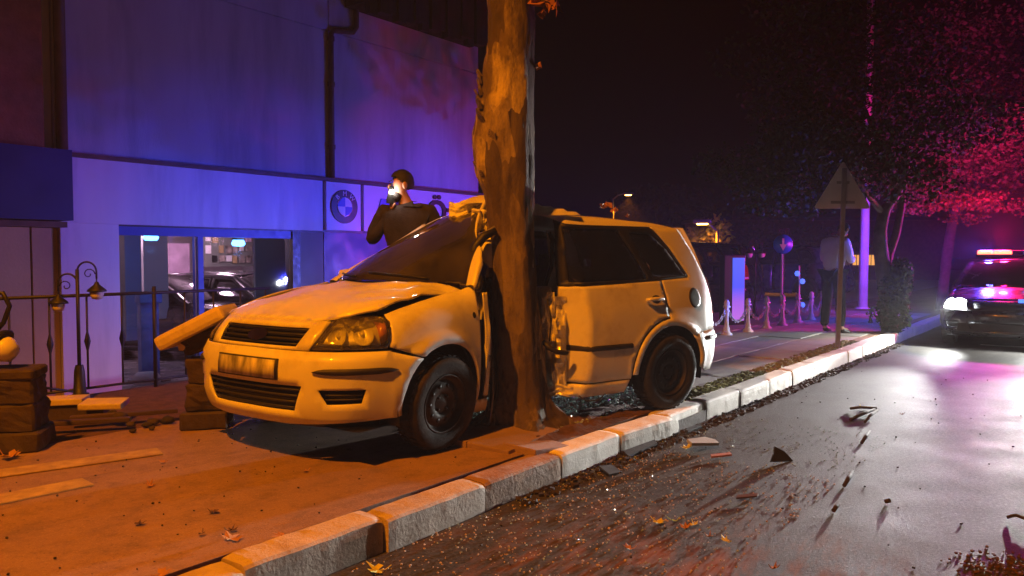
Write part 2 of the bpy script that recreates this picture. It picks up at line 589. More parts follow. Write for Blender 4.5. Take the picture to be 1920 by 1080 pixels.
sheet('ground', [(-300, -120, -0.55), (300, -120, -0.55), (300, 500, -0.55), (-300, 500, -0.55)], 'soil')
sheet('road', [KW(-22, 0.1), KW(120, 0.1), KW(120, -45), KW(-22, -45)], 'asphalt')

def kbox(mb, a0, a1, w0, w1, z0, z1):
    c = KW((a0 + a1) / 2, (w0 + w1) / 2, (z0 + z1) / 2)
    return mb.box(c, (a1 - a0, w1 - w0, z1 - z0), rz=STREET_ANG)

sidewalk = struct(kbox(MB(), -16, 45, 0.205, 2.7, -0.4, 0.146).build('sidewalk', 'pavement'))
struct(kbox(MB(), -16, 6.85, 2.7, 4.6, -0.4, 0.10).build('verge', 'soil'))
struct(kbox(MB(), 6.85, 70, 2.7, 40, -0.5, 0.128).build('terrace', 'slab_grey'))
struct(kbox(MB(), -16, 6.85, 4.6, 14, -0.54, -0.34).build('forecourt', 'slab_red'))

# paving slabs that show their joints: the lit stretch beyond the car, and the lifted ones round the tree
def slab_mesh(lx, ly, h=0.05):
    mb = MB().box((0, 0, -h / 2), (lx, ly, h), bev=0.008)
    me = bpy.data.meshes.new('paving_slab')
    me.from_pydata([tuple(v) for v in mb.v], [], mb.f)
    me.update()
    return me
sl = {}
for mname in ('slab_grey', 'slab_pale', 'slab_red'):
    sl[mname] = slab_mesh(0.785, 0.585)
    sl[mname].materials.append(MATS[mname])
rs = random.Random(3)
for i in range(15):
    for j in range(4):
        a, w = 2.2 + i * 0.8, 0.62 + j * 0.6
        mn = 'slab_pale' if rs.random() < 0.22 else 'slab_grey'
        o = bpy.data.objects.new('paving_slab', sl[mn])
        COL.objects.link(o)
        o.parent = sidewalk
        o.location = KW(a, w, 0.152 + rs.uniform(-0.004, 0.006))
        o.rotation_euler = (rs.uniform(-.006, .006), rs.uniform(-.006, .006), STREET_ANG + rs.uniform(-.006, .006))
for (px, py, rz, tx, ty, sc, dz) in ((945, 822, 0.1, 0.05, -0.02, 0.8, 0.035), (870, 815, 0.12, -0.02, 0.05, 0.7, 0.02), (1010, 838, -0.1, 0.0, 0.09, 0.45, 0.02)):
    o = bpy.data.objects.new('paving_slab', sl['slab_red'])
    COL.objects.link(o)
    o.parent = sidewalk
    p = on_z(px, py, 0.15)
    o.location = (p.x, p.y, 0.15 + dz)
    o.rotation_euler = (tx, ty, STREET_ANG + rz)
    o.scale = (sc, sc, 1)
# two faded yellow tactile strips
for (p0, p1, wd) in (((-60, 896), (300, 846), 0.17), ((-60, 948), (165, 903), 0.17)):
    A, B = on_z(*p0, 0.152), on_z(*p1, 0.152)
    d = (B - A)
    mb = MB().box((A + B) / 2, (d.length, wd, 0.008), rz=math.atan2(d.y, d.x), bev=0.003)
    mb.build('tactile_strip', 'tactile_yellow', sidewalk)
# soil bared round the tree, along the back of the kerb
mb = MB()
nx_, ny_ = 34, 14
vs, fs = [], []
for i in range(nx_ + 1):
    for j_ in range(ny_ + 1):
        f, g = i / nx_, j_ / ny_
        a = -.05 + 1.75 * f + .10 * noise.noise(Vector((g * 3, 2.2, 0))) * (1 - abs(2 * f - 1)) * 0 + .09 * noise.noise(Vector((g * 5, f * 3, 7)))
        w = .20 + (.62 - .22 * f) * g + .10 * noise.noise(Vector((f * 7, 4.4, g))) * g
        e = min(1, 6 * min(f, 1 - f, .02 + g if g < .5 else 1 - g))
        z = .142 + (.022 + .03 * noise.noise(Vector((f * 9, g * 6, 1))) + .015 * noise.noise(Vector((f * 25, g * 15, 1)))) * e
        vs.append(KW(a, w, z))
for i in range(nx_):
    for j_ in range(ny_):
        q = i * (ny_ + 1) + j_
        fs.append((q, q + 1, q + ny_ + 2, q + ny_ + 1))
mb.add(vs, fs, True)
mb.build('tree_pit_soil', 'soil', sidewalk)

# ------------------------------------------------------------------ kerb: a mortar bed and one object for each stone
kerb = struct(kbox(MB(), -16, 40, 0.02, 0.204, -0.3, 0.085).build('kerb', 'mortar'))
def kerb_mesh(seed, L=0.69):
    rk = random.Random(seed)
    prof = [(.0825, -.09), (.0825, .03), (.0825, .148), (.075, .155), (.02, .156), (-.05, .155), (-.070, .150), (-.080, .138), (-.0835, .10), (-.083, .03), (-.0825, -.09)]
    n, m = 16, len(prof)
    mb = MB()
    vs, fs = [], []
    for i in range(n + 1):
        f = -1 + 2 * i / n
        edge = max(0, abs(f) - .95) / .05
        for (y, z) in prof:
            q = Vector((f * L / 2, y, z))
            k = q * 11 + Vector((seed * 7.1, 0, 0))
            q += Vector((0, noise.noise(k), noise.noise(k + Vector((0, 5, 0))))) * .0028
            q.y -= math.copysign(.003, y) * edge
            q.z -= (.003 + .010 * max(0, noise.noise(k * .7))) * edge * (z > .1)
            vs.append(q)
    for i in range(n):
        for k in range(m):
            a, b = i * m + k, i * m + (k + 1) % m
            fs.append((a, b, b + m, a + m))
    fs += [tuple(range(m)), tuple(range(n * m, (n + 1) * m))]
    mb.add(vs, fs)
    me = bpy.data.meshes.new('kerb_stone')
    me.from_pydata([tuple(v) for v in mb.v], [], mb.f)
    bm = bmesh.new(); bm.from_mesh(me)
    bmesh.ops.recalc_face_normals(bm, faces=bm.faces)
    bm.to_mesh(me); bm.free()
    return me
km = {}
for mname in ('kerb_paint', 'kerb_worn', 'kerb_shaded'):
    km[mname] = [kerb_mesh(s + len(mname)) for s in range(4)]
    for m_ in km[mname]:
        m_.materials.append(MATS[mname])
rk = random.Random(5)
for i in range(-9, 40):
    a = i * 0.7 + 0.35
    mn = 'kerb_paint' if i >= 0 else ('kerb_shaded' if i == -1 else 'kerb_worn')
    o = bpy.data.objects.new('kerb_stone', km[mn][rk.randrange(4)])
    COL.objects.link(o)
    o.parent = kerb
    dw = rk.uniform(-0.008, 0.008)
    rz = rk.uniform(-0.012, 0.012)
    dz = rk.uniform(-0.006, 0.006)
    ro = 0.0
    if i == 1:
        rz, dw, ro = -0.05, -0.02, 0.03
    if i == 2:
        dw, rz = 0.018, 0.03
    if i == -2:
        rz, dw = 0.02, -0.012
    o.location = KW(a, 0.09 + dw, dz)
    o.rotation_euler = (ro, rk.uniform(-0.008, 0.008), STREET_ANG + rz)

# faded white lane dash beside the police car
mb = MB()
A, B = on_z(1838, 646, 0.004), on_z(2050, 658, 0.004)
d = (B - A)
mb.box((A + B) / 2 + Vector((0, 0, 0.0)), (d.length, 0.13, 0.004), rz=math.atan2(d.y, d.x))
tag(mb.build('lane_line', 'road_white'), 'white painted dash on the asphalt below the headlight glare', 'road marking')

# ================================================================== SHOWROOM BUILDING
FW = 6.5
def F(px, py, w=FW):
    d = ray(px, py)
    o = Vector((0, 0, CAM_Z)) - K0
    k = (w - o.dot(KN)) / d.dot(KN)
    p = Vector((0, 0, CAM_Z)) + d * k - K0
    return p.dot(KD), p.z

def fa(px, w=FW):
    return F(px, 480, w)[0]

BA0, BA1 = fa(107), fa(897)
b_loc = KW(BA0, FW, -0.34)
shop = thing('showroom_building', 'pale showroom building with a white sign fascia and glass front, lit blue', 'building', b_loc)
def bpart(name, mat, boxes, parent=None):
    """boxes in facade coordinates (a0, a1, w0, w1, z0, z1)"""
    mb = MB()
    for b_ in boxes:
        kbox(mb, *b_)
    for v in mb.v:
        v -= b_loc
    return mb.build(name, mat, parent or shop)

Z0, ZF0, ZF1, ZT = -0.34, 1.68, 2.40, 7.6
aw0, aw1 = fa(216), fa(546)
mull0, mull1 = fa(369), fa(379)
blk1, gry1 = fa(560), fa(606)
ZG = 4.56
apipe = fa(620)
# upper wall in the panels that the grooves divide
for (a0, a1, z0, z1) in ((BA0, apipe - 0.012, ZF1 + 0.012, ZG - 0.012), (apipe + 0.012, BA1, ZF1 + 0.012, ZG - 0.012),
                         (BA0, apipe - 0.012, ZG + 0.012, ZT), (apipe + 0.012, BA1, ZG + 0.012, ZT)):
    bpart('wall_panel', 'facade_wall', [(a0, a1, FW, FW + 0.28, z0, z1)])
bpart('wall', 'facade_wall', [(BA0, BA1, FW + 0.03, FW + 0.3, ZF0 + 0.03, ZT - 0.02), (BA1 - 0.3, BA1 - 0.02, FW + 0.3, 15, Z0, ZT - 0.02)])
bpart('roof', 'brown_metal', [(BA0 - 0.1, BA1 + 0.15, FW - 0.12, 15, ZT, ZT + 0.2)])
bpart('drip_edge', 'brown_metal', [(BA0, BA1 + 0.03, FW - 0.16, FW - 0.003, ZF1 - 0.01, ZF1 + 0.035)])
# fascia and sign panels
bpart('fascia', 'fascia_panel', [(BA0, fa(596), FW - 0.12, FW + 0.03, ZF0, ZF1 - 0.012)])
emblem = bpart('sign_panel', 'sign_panel', [(fa(603), fa(667), FW - 0.12, FW + 0.03, ZF0 + 0.015, ZF1 - 0.015)])
nameb = bpart('sign_panel', 'sign_panel', [(fa(673), BA1, FW - 0.12, FW + 0.03, ZF0 + 0.015, ZF1 - 0.015)])
bpart('fascia_backing', 'frame_black', [(BA0 + 0.02, BA1 - 0.02, FW - 0.06, FW + 0.02, ZF0 - 0.02, ZF1 - 0.02)])
def on_fascia(a, z, h):      # h metres proud of the fascia
    return KW(a, FW - 0.12 - h, z) - b_loc
# round emblem: black ring, four quadrants in blue and white, three letters
ec, ez = (fa(603) + fa(667)) / 2, (ZF0 + ZF1) / 2
def disc(name, mat, r, h0, h1, parent, a0=0.0, a1=2 * math.pi, r0=0.0, n=40):
    mb = MB()
    pts = []
    seg = max(4, int(n * (a1 - a0) / (2 * math.pi)))
    if r0 <= 0 and a1 - a0 > 6.28:
        pts = [(ec + r * math.cos(2 * math.pi * k / seg), ez + r * math.sin(2 * math.pi * k / seg)) for k in range(seg)]
    else:
        pts = [(ec, ez)] + [(ec + r * math.cos(a0 + (a1 - a0) * k / seg), ez + r * math.sin(a0 + (a1 - a0) * k / seg)) for k in range(seg + 1)]
    mb.prism(pts, lambda u, v, h: on_fascia(u, v, h), h0, h1)
    return mb.build(name, mat, parent)
disc('emblem_ring', 'sign_black', 0.245, 0.0, 0.02, emblem)
disc('emblem_rim', 'chrome', 0.142, 0.02, 0.024, emblem)
for q in range(4):
    disc('emblem_quadrant', 'sign_blue' if q % 2 else 'sign_white', 0.132, 0.024, 0.03, emblem, q * math.pi / 2, (q + 1) * math.pi / 2)

def letters(name, txt, size, mat, parent, place, extr=0.012, shear=0.0, sx=1.0, offs=0.0):
    """text turned into a mesh; place(u, v, h) puts text coordinates into the parent's space"""
    cu = bpy.data.curves.new('txt', 'FONT')
    cu.body = txt
    cu.size = size
    cu.extrude = extr
    cu.align_x = 'CENTER'
    cu.shear = shear
    cu.offset = offs
    cu.resolution_u = 4
    to = bpy.data.objects.new('txt', cu)
    COL.objects.link(to)
    dg = bpy.context.evaluated_depsgraph_get()
    me = bpy.data.meshes.new_from_object(to.evaluated_get(dg))
    bpy.data.objects.remove(to)
    for v in me.vertices:
        v.co = place(v.co.x * sx, v.co.y, v.co.z)
    me.materials.clear()
    me.name = name
    return link(name, me, mat, parent)
for ch, an in (('B', 135), ('M', 90), ('W', 45)):
    ca, cz = ec + 0.193 * math.cos(R(an)), ez + 0.193 * math.sin(R(an))
    t = R(an - 90)
    letters('letter', ch, 0.10, 'sign_white', emblem,
            lambda u, v, h, ca=ca, cz=cz, t=t: on_fascia(ca + u * math.cos(t) - (v - 0.036) * math.sin(t), cz + u * math.sin(t) + (v - 0.036) * math.cos(t), 0.022 + max(0, h) * 0.3))
# slanted stripe mark and the name in black letters
for k, (cmat, off) in enumerate((('sign_blue', 0.0), ('facade_blue', 0.20), ('sign_black', 0.30))):
    a0 = fa(694) + off
    wd = 0.2 if k == 0 else 0.09
    mb = MB()
    mb.prism([(a0, ZF0 + 0.2), (a0 + wd, ZF0 + 0.2), (a0 + wd + 0.12, ZF1 - 0.2), (a0 + 0.12, ZF1 - 0.2)], lambda u, v, h: on_fascia(u, v, h), 0.0, 0.015)
    mb.build('stripe_mark', cmat, nameb)
letters('letter', 'Özgü', 0.52, 'sign_black', nameb, lambda u, v, h: on_fascia(fa(838) + u, ZF0 + 0.2 + v, 0.012 + h), sx=1.1, offs=0.012)
# brown rain pipe with its jog
mb = MB()
def fp(a, w, z):
    return KW(a, w, z) - b_loc
mb.tube([fp(apipe, FW - 0.05, ZF1 + 0.06), fp(apipe, FW - 0.05, ZG - 0.05), fp(apipe + 0.05, FW - 0.05, ZG + 0.02), fp(apipe + 0.42, FW - 0.05, ZG + 0.08), fp(apipe + 0.48, FW - 0.05, ZG + 0.16), fp(apipe + 0.48, FW - 0.05, ZT)], 0.042, 8)
rp = mb.build('rain_pipe', 'brown_metal', shop)
for z in (2.9, 3.8, 4.45, 5.4):
    mb = MB().lathe([(0.055, -0.03), (0.055, 0.03)], 10, fp(apipe + (0.48 if z > ZG else 0), FW - 0.05, z))
    mb.build('pipe_clamp', 'brown_metal', rp)
mb = MB().tube([fp(fa(117), FW - 0.06, ZF1 + 0.05), fp(fa(117), FW - 0.06, ZT)], 0.06, 8)
mb.build('rain_pipe', 'brown_metal', shop)
# dark red awning over the wall, in pleats
aw = bpart('awning', 'awning_red', [(fa(650), fa(880), FW - 0.5, FW - 0.003, 4.98, 6.6)])
for k in range(16):
    a0 = fa(650) + (fa(884) - fa(650)) * k / 16
    bpart('awning_pleat', 'awning_red', [(a0, a0 + 0.15 + 0.05 * (k % 3), FW - 0.55 - 0.04 * (k % 2), FW - 0.45, 4.80 + 0.05 * (k % 3), 6.5)], aw)
# showroom front: pillar, mullion, frames, panes, side panels
bpart('pillar', 'fascia_panel', [(BA0, aw0, FW - 0.1, FW + 0.3, Z0, ZF0 - 0.002)])
bpart('window_head', 'frame_blue', [(aw0, aw1, FW - 0.02, FW + 0.1, ZF0 - 0.12, ZF0 - 0.004)])
bpart('window_sill', 'frame_black', [(aw0, aw1, FW - 0.03, FW + 0.12, Z0, -0.22)])
bpart('mullion', 'frame_blue', [(mull0, mull1, FW - 0.03, FW + 0.1, -0.22, ZF0 - 0.121)])
bpart('window_jamb', 'frame_black', [(aw1, blk1, FW - 0.04, FW + 0.14, Z0, ZF0 - 0.002)])
bpart('pane', 'clear_glass', [(aw0, mull0, FW + 0.03, FW + 0.042, -0.22, ZF0 - 0.12)])
bpart('pane', 'clear_glass', [(mull1, aw1, FW + 0.03, FW + 0.042, -0.22, ZF0 - 0.12)])
bpart('cladding_panel', 'shop_column', [(blk1, gry1, FW - 0.01, FW + 0.2, Z0, ZF0 - 0.002)])
bpart('cladding_panel', 'facade_blue', [(gry1, BA1 - 0.31, FW - 0.02, FW + 0.2, Z0, ZF0 - 0.002)])
# the room behind the glass
bpart('room_floor', 'shop_floor', [(BA0, BA1 - 0.31, FW + 0.3, 13.5, Z0 - 0.05, Z0 + 0.02)])
bpart('room_ceiling', 'shop_wall', [(BA0, BA1 - 0.31, FW + 0.31, 13.5, ZF0 + 0.25, ZF0 + 0.35)])
bpart('back_wall', 'shop_wall', [(BA0 - 1.0, BA1 - 0.31, 13.4, 13.6, Z0, ZF0 + 0.25)])
bpart('side_wall', 'shop_wall', [(BA0, BA0 + 0.15, FW + 0.31, 13.4, Z0, ZF0 + 0.25)])
def board(name, mat, px0, py0, px1, py1, w, parent=None, th=0.06):
    a0, z1 = F(px0, py0, w)
    a1, _ = F(px1, py0, w)
    z0 = F(px0, py1, w)[1]
    return bpart(name, mat, [(a0, a1, w, w + th, max(z0, Z0 + 0.02), z1)], parent)
board('room_column', 'shop_column', 233, 440, 264, 640, 8.2, th=0.5)
board('room_partition', 'sign_panel', 268, 440, 314, 600, 9.0, th=0.1)
board('wall_poster', 'poster_pink', 316, 456, 355, 522, 11.5)
pw = board('photo_wall', 'shop_column', 384, 436, 476, 500, 11.0)
rp_ = random.Random(9)
for i in range(7):
    for j in range(3):
        if rp_.random() < 0.25:
            continue
        px, py = 387 + i * 12.6, 441 + j * 19
        board('photo_frame', rp_.choice(['poster_photo', 'poster_pink', 'sign_white', 'frame_black', 'ochre_wall']), px, py, px + rp_.uniform(7, 11), py + rp_.uniform(10, 16), 10.95, pw, 0.04)
board('counter', 'shop_wall', 384, 512, 432, 560, 9.8, th=0.6)
board('frosted_screen', 'shop_column', 478, 436, 544, 560, 7.6, th=0.05)
for (px, py) in ((283, 446), (447, 457)):
    a, z = F(px, py, FW + 0.35)
    mb = MB().lathe([(0.0, 0.05), (0.07, 0.05), (0.09, 0.0), (0.07, -0.03), (0.0, -0.035)], 16, fp(a, FW + 0.35, z))
    mb.build('ceiling_lamp', 'shop_led', shop)
    lamp('ceiling_lamp_light', 'POINT', KW(a, FW + 0.35, z - 0.14), 4.0, (0.1, 0.35, 1.0), shop, 0.06)
for (a, w) in ((aw0 + 0.9, 10.2), (aw0 + 3.4, 10.0), (aw0 + 2.0, 12.2)):
    mb = MB().lathe([(0.0, 0.0), (0.16, 0.0), (0.18, -0.03), (0.0, -0.04)], 16, fp(a, w, ZF0 + 0.25))
    mb.build('ceiling_lamp', emit_mat('shop_ceiling', SHOP_COL, 3.0) if 'shop_ceiling' not in MATS else 'shop_ceiling', shop)
    lamp('ceiling_lamp_light', 'POINT', KW(a, w, ZF0 - 0.05), SHOP_W, SHOP_COL, shop, 0.15)
# things on the showroom floor
a, z = F(278, 600, 7.3)
t = thing('display_stand', 'slim blue grey display stand inside the showroom glass', 'display stand', KW(a, 7.3, Z0 + 0.02), STREET_ANG)
MB().box((0, 0, 0.02), (0.4, 0.35, 0.04), bev=0.01).build('base', 'frame_black', t)
MB().box((0, 0, 0.56), (0.24, 0.10, 1.04), bev=0.01).build('column', M('stand_blue', (0.12, 0.2, 0.4), 0.4), t)
MB().box((0, -0.02, 1.10), (0.30, 0.14, 0.14), bev=0.02).build('head', 'stand_blue', t)
a, z = F(275, 700, 7.0)
t = thing('floor_cushion', 'round pale pouf on the showroom floor behind the railing', 'pouf', KW(a, 7.0, Z0 + 0.02))
MB().lathe([(0, 0.0), (0.13, 0.0), (0.16, 0.05), (0.16, 0.13), (0.12, 0.18), (0, 0.19)], 20).build('cushion', 'slab_pale', t)
MB().lathe([(0.161, 0.08), (0.166, 0.09), (0.161, 0.10)], 20).build('piping', 'shop_column', t)

# neighbour on the left: ochre entrance under a dark blue sign box
n_loc = KW(BA0 - 3.0, FW, -0.34)
nb = thing('neighbour_building', 'ochre shop entrance under a dark blue sign box at the left edge', 'building', n_loc)
def npart(name, mat, boxes, parent=None):
    mb = MB()
    for b_ in boxes:
        kbox(mb, *b_)
    for v in mb.v:
        v -= n_loc
    return mb.build(name, mat, parent or nb)
na1 = BA0 - 0.01
npart('sign_box', 'facade_blue', [(na1 - 6, na1, FW - 0.45, FW + 0.2, ZF0 + 0.01, ZF1 + 0.02)])
npart('upper_wall', 'facade_wall', [(na1 - 6, na1, FW + 0.03, FW + 0.3, ZF1 + 0.02, ZT)])
npart('brick_column', M('brick_red', (0.30, 0.09, 0.04), 0.85, 0.25, 5, 0.3, 40), [(na1 - 6, fa(74), FW - 0.2, FW + 0.028, ZF1 + 0.021, ZT)])
npart('soffit', 'brown_metal', [(na1 - 6, na1, FW - 0.3, FW + 2.6, ZF0 - 0.06, ZF0)])
npart('entrance_wall', 'ochre_wall', [(na1 - 0.25, na1, FW - 0.05, FW + 2.5, Z0, ZF0 - 0.062)])
npart('back_wall', 'ochre_wall', [(na1 - 6, na1 - 0.25, FW + 2.3, FW + 2.5, Z0, ZF0 - 0.062)])
npart('door', 'brown_metal', [(na1 - 1.6, na1 - 0.75, FW + 2.24, FW + 2.298, Z0, ZF0 - 0.3)])
npart('pier', 'ochre_wall', [(fa(53) - 0.5, fa(53), FW - 0.05, FW + 0.3, Z0, ZF0 - 0.062)])

# ================================================================== CARS
PLAN = [(2.03, 0), (2.022, .25), (1.97, .5), (1.865, .665), (1.70, .772), (1.5, .822), (1.245, .845), (.8, .85), (0, .85), (-.8, .85),
        (-1.245, .845), (-1.6, .815), (-1.82, .745), (-1.93, .6), (-1.975, .3), (-1.985, 0)]
def _plan():
    pts = []
    P = [Vector((PLAN[1][0], -PLAN[1][1]))] + [Vector(p) for p in PLAN] + [Vector((PLAN[-2][0], -PLAN[-2][1]))]
    for i in range(1, len(P) - 2):
        for k in range(24):
            t = k / 24
            a, b, c, d = P[i - 1], P[i], P[i + 1], P[i + 2]
            pts.append(0.5 * ((2 * b) + (c - a) * t + (2 * a - 5 * b + 4 * c - d) * t * t + (3 * b - a - 3 * c + d) * t ** 3))
    pts.append(P[-2])
    L = [0.0]
    for p, q in zip(pts, pts[1:]):
        L.append(L[-1] + (q - p).length)
    return pts, L
_PP, _PL = _plan()
def plan_at(t):
    s = 1 if t >= 0 else -1
    t = min(abs(t), _PL[-1] - 1e-6)
    lo, hi = 0, len(_PL) - 1
    while hi - lo > 1:
        m = (lo + hi) // 2
        if _PL[m] <= t:
            lo = m
        else:
            hi = m
    f = (t - _PL[lo]) / (_PL[hi] - _PL[lo])
    p = _PP[lo].lerp(_PP[hi], f)
    a, b = _PP[max(lo - 2, 0)], _PP[min(hi + 2, len(_PP) - 1)]
    d = (b - a).normalized()
    n = Vector((-d.y, d.x)) * -1 if False else Vector((d.y, -d.x))
    if n.dot(Vector((p.x * 0.2, p.y + 1e-6))) < 0 and abs(p.x) < 1.7:
        n = -n
    if p.x > 1.7 and n.x < 0 or p.x < -1.7 and n.x > 0:
        n = -n
    return Vector((p.x, p.y * s)), Vector((n.x, n.y * s))
def T_of(x, s=1):
    lo, hi = 0.0, _PL[-1]
    for _ in range(40):
        m = (lo + hi) / 2
        if plan_at(m)[0].x > x:
            lo = m
        else:
            hi = m
    return s * (lo + hi) / 2
def zc(x):
    return tabs([(.8, 1.012), (1.0, 1.0), (1.3, .955), (1.6, .89), (1.87, .80), (2.0, .74)], x)
IS = [(.10, .12), (.20, .055), (.30, .02), (.42, 0), (.56, -.004), (.75, .006), (.90, .032), (.97, .052), (1.05, .076), (1.25, .135), (1.42, .205), (1.5, .30)]
IF = [(.15, .10), (.25, .035), (.34, .005), (.45, 0), (.57, .004), (.64, .03), (.70, .065), (.78, .13), (.83, .19), (.88, .28)]
IR = [(.15, .08), (.27, .03), (.36, 0), (.55, 0), (.60, .03), (.70, .05), (.95, .085), (1.1, .16), (1.42, .38), (1.5, .5)]
WX, WR, ARCH = 1.245, 0.29, 0.345
def inset(t, z):
    p, n = plan_at(t)
    x = p.x
    si = tabs(IS, z)
    dz = z - (zc(min(max(x, .8), 1.87)) - .05)
    sf = tabs([(-.4, -.002), (-.25, .004), (-.15, .018), (-.08, .045), (-.03, .085), (0, .135), (.05, .2)], dz)
    k = smooth(.72, 1.0, x)
    if z < 0.6:
        sf = min(sf, si) if z > .4 else si
    si = si * (1 - k) + sf * k
    for cx in (WX, -WX):
        r = math.hypot(x - cx, z - .30)
        si -= 0.026 * math.exp(-((r - .375) / .04) ** 2)
    nx2 = n.x * n.x
    return (tabs(IF, z) if n.x > 0 else tabs(IR, z)) * nx2 + si * (1 - nx2)
def surf(t, z, off=0.0):
    p, n = plan_at(t)
    q = p - n * (inset(t, z) - off)
    return Vector((q.x, q.y, z))

def inside(poly, x, y):
    c = False
    j = len(poly) - 1
    for i in range(len(poly)):
        xi, yi = poly[i]
        xj, yj = poly[j]
        if (yi > y) != (yj > y) and x < (xj - xi) * (y - yi) / (yj - yi) + xi:
            c = not c
        j = i
    return c
def dens(poly, step):
    out = []
    for (a, b) in zip(poly, poly[1:] + poly[:1]):
        d = math.hypot(b[0] - a[0], b[1] - a[1])
        n = max(1, int(round(d / step)))
        out += [(a[0] + (b[0] - a[0]) * k / n, a[1] + (b[1] - a[1]) * k / n) for k in range(n)]
    return out
def arch(cx, r, d0, d1, n=14):
    return [(cx + r * math.cos(R(d0 + (d1 - d0) * k / n)), .30 + r * math.sin(R(d0 + (d1 - d0) * k / n))) for k in range(n + 1)]

class Car:
    def __init__(self, root, deform, step=0.05, extra=None):
        self.root, self.deform, self.step = root, deform, step
        self.loc = Vector(root.location)
    def w(self, p):
        return self.deform(Vector(p)) - self.loc
    def panel(self, name, poly, space, mat, parent=None, holes=(), off=0.0, thick=0.008, step=None, post=None):
        step = step or self.step
        poly = dens(poly, step)
        hs = [dens(h, step) for h in holes]
        pts = [Vector(p) for p in poly]
        edges = [(i, (i + 1) % len(poly)) for i in range(len(poly))]
        for h in hs:
            o = len(pts)
            pts += [Vector(p) for p in h]
            edges += [(o + i, o + (i + 1) % len(h)) for i in range(len(h))]
        xs = [p[0] for p in poly]
        ys = [p[1] for p in poly]
        nx, ny = int((max(xs) - min(xs)) / step), int((max(ys) - min(ys)) / step)
        bnd = list(pts)
        for i in range(1, nx + 1):
            for j in range(1, ny + 1):
                x, y = min(xs) + i * step, min(ys) + j * step
                if inside(poly, x, y) and not any(inside(h, x, y) for h in hs):
                    if all((x - q.x) ** 2 + (y - q.y) ** 2 > (0.45 * step) ** 2 for q in bnd):
                        pts.append(Vector((x, y)))
        vo, _, fo, *_r = delaunay_2d_cdt(pts, edges, [], 0, 1e-6)
        fs = []
        for f in fo:
            cx = sum(vo[i].x for i in f) / len(f)
            cy = sum(vo[i].y for i in f) / len(f)
            if inside(poly, cx, cy) and not any(inside(h, cx, cy) for h in hs):
                fs.append(list(f))
        def mp(u, v, o):
            q = space(u, v, o)
            if post:
                q = post(q)
            return self.w(q)
        vs = [mp(p.x, p.y, off) for p in vo]
        sgn = 0.0
        for f in fs[:40]:
            a, b, c = vs[f[0]], vs[f[1]], vs[f[2]]
            cx = sum(vo[i].x for i in f) / 3
            cy = sum(vo[i].y for i in f) / 3
            sgn += (b - a).cross(c - a).dot(mp(cx, cy, off + .03) - mp(cx, cy, off))
        if sgn < 0:
            fs = [f[::-1] for f in fs]
        mb = MB()
        mb.add(vs, fs, True)
        o = mb.build(name, mat, parent or self.root, fix=False)
        if thick:
            m = o.modifiers.new('solid', 'SOLIDIFY')
            m.thickness = thick
            m.offset = -1
        return o
    def geo(self, name, mb, mat, parent=None):
        for i, v in enumerate(mb.v):
            mb.v[i] = self.w(v)
        return mb.build(name, mat, parent or self.root)
    def frame(self, p):
        """rigid frame of the deformed car at local point p"""
        p = Vector(p)
        o = self.deform(p)
        fx = (self.deform(p + Vector((.05, 0, 0))) - self.deform(p - Vector((.05, 0, 0)))).normalized()
        fz = Vector((0, 0, 1))
        fy = fz.cross(fx).normalized()
        fz = fx.cross(fy)
        m = Matrix((fx, fy, fz)).transposed().to_4x4()
        m.translation = o - self.loc
        return m

def SIDE(s):
    def f(x, z, o=0.0):
        return surf(T_of(x, s), z, o)
    return f
def TZ(t, z, o=0.0):
    return surf(t, z, o)
def HOOD(x, y, o=0.0):
    return Vector((x, y, zc(x) - .07 * (abs(y) / .72) ** 2.2 + o))
def zr(x):
    return tabs([(-1.6, 1.415), (-1.2, 1.47), (-.7, 1.50), (-.2, 1.505), (.22, 1.465), (.5, 1.4)], x)
def ROOF(x, y, o=0.0):
    return Vector((x, y, zr(x) - .055 * (abs(y) / .62) ** 2.2 + o))
def SCREEN(u, v, o=0.0):
    b = Vector((1.02 - .22 * u * u, .715 * u, 1.005 - .025 * u * u))
    t = Vector((.23 - .06 * u * u, .575 * u, 1.465 - .045 * u * u))
    q = b.lerp(t, v) + Vector((.5, 0, .86)) * (.03 * math.sin(math.pi * v) + o)
    return q

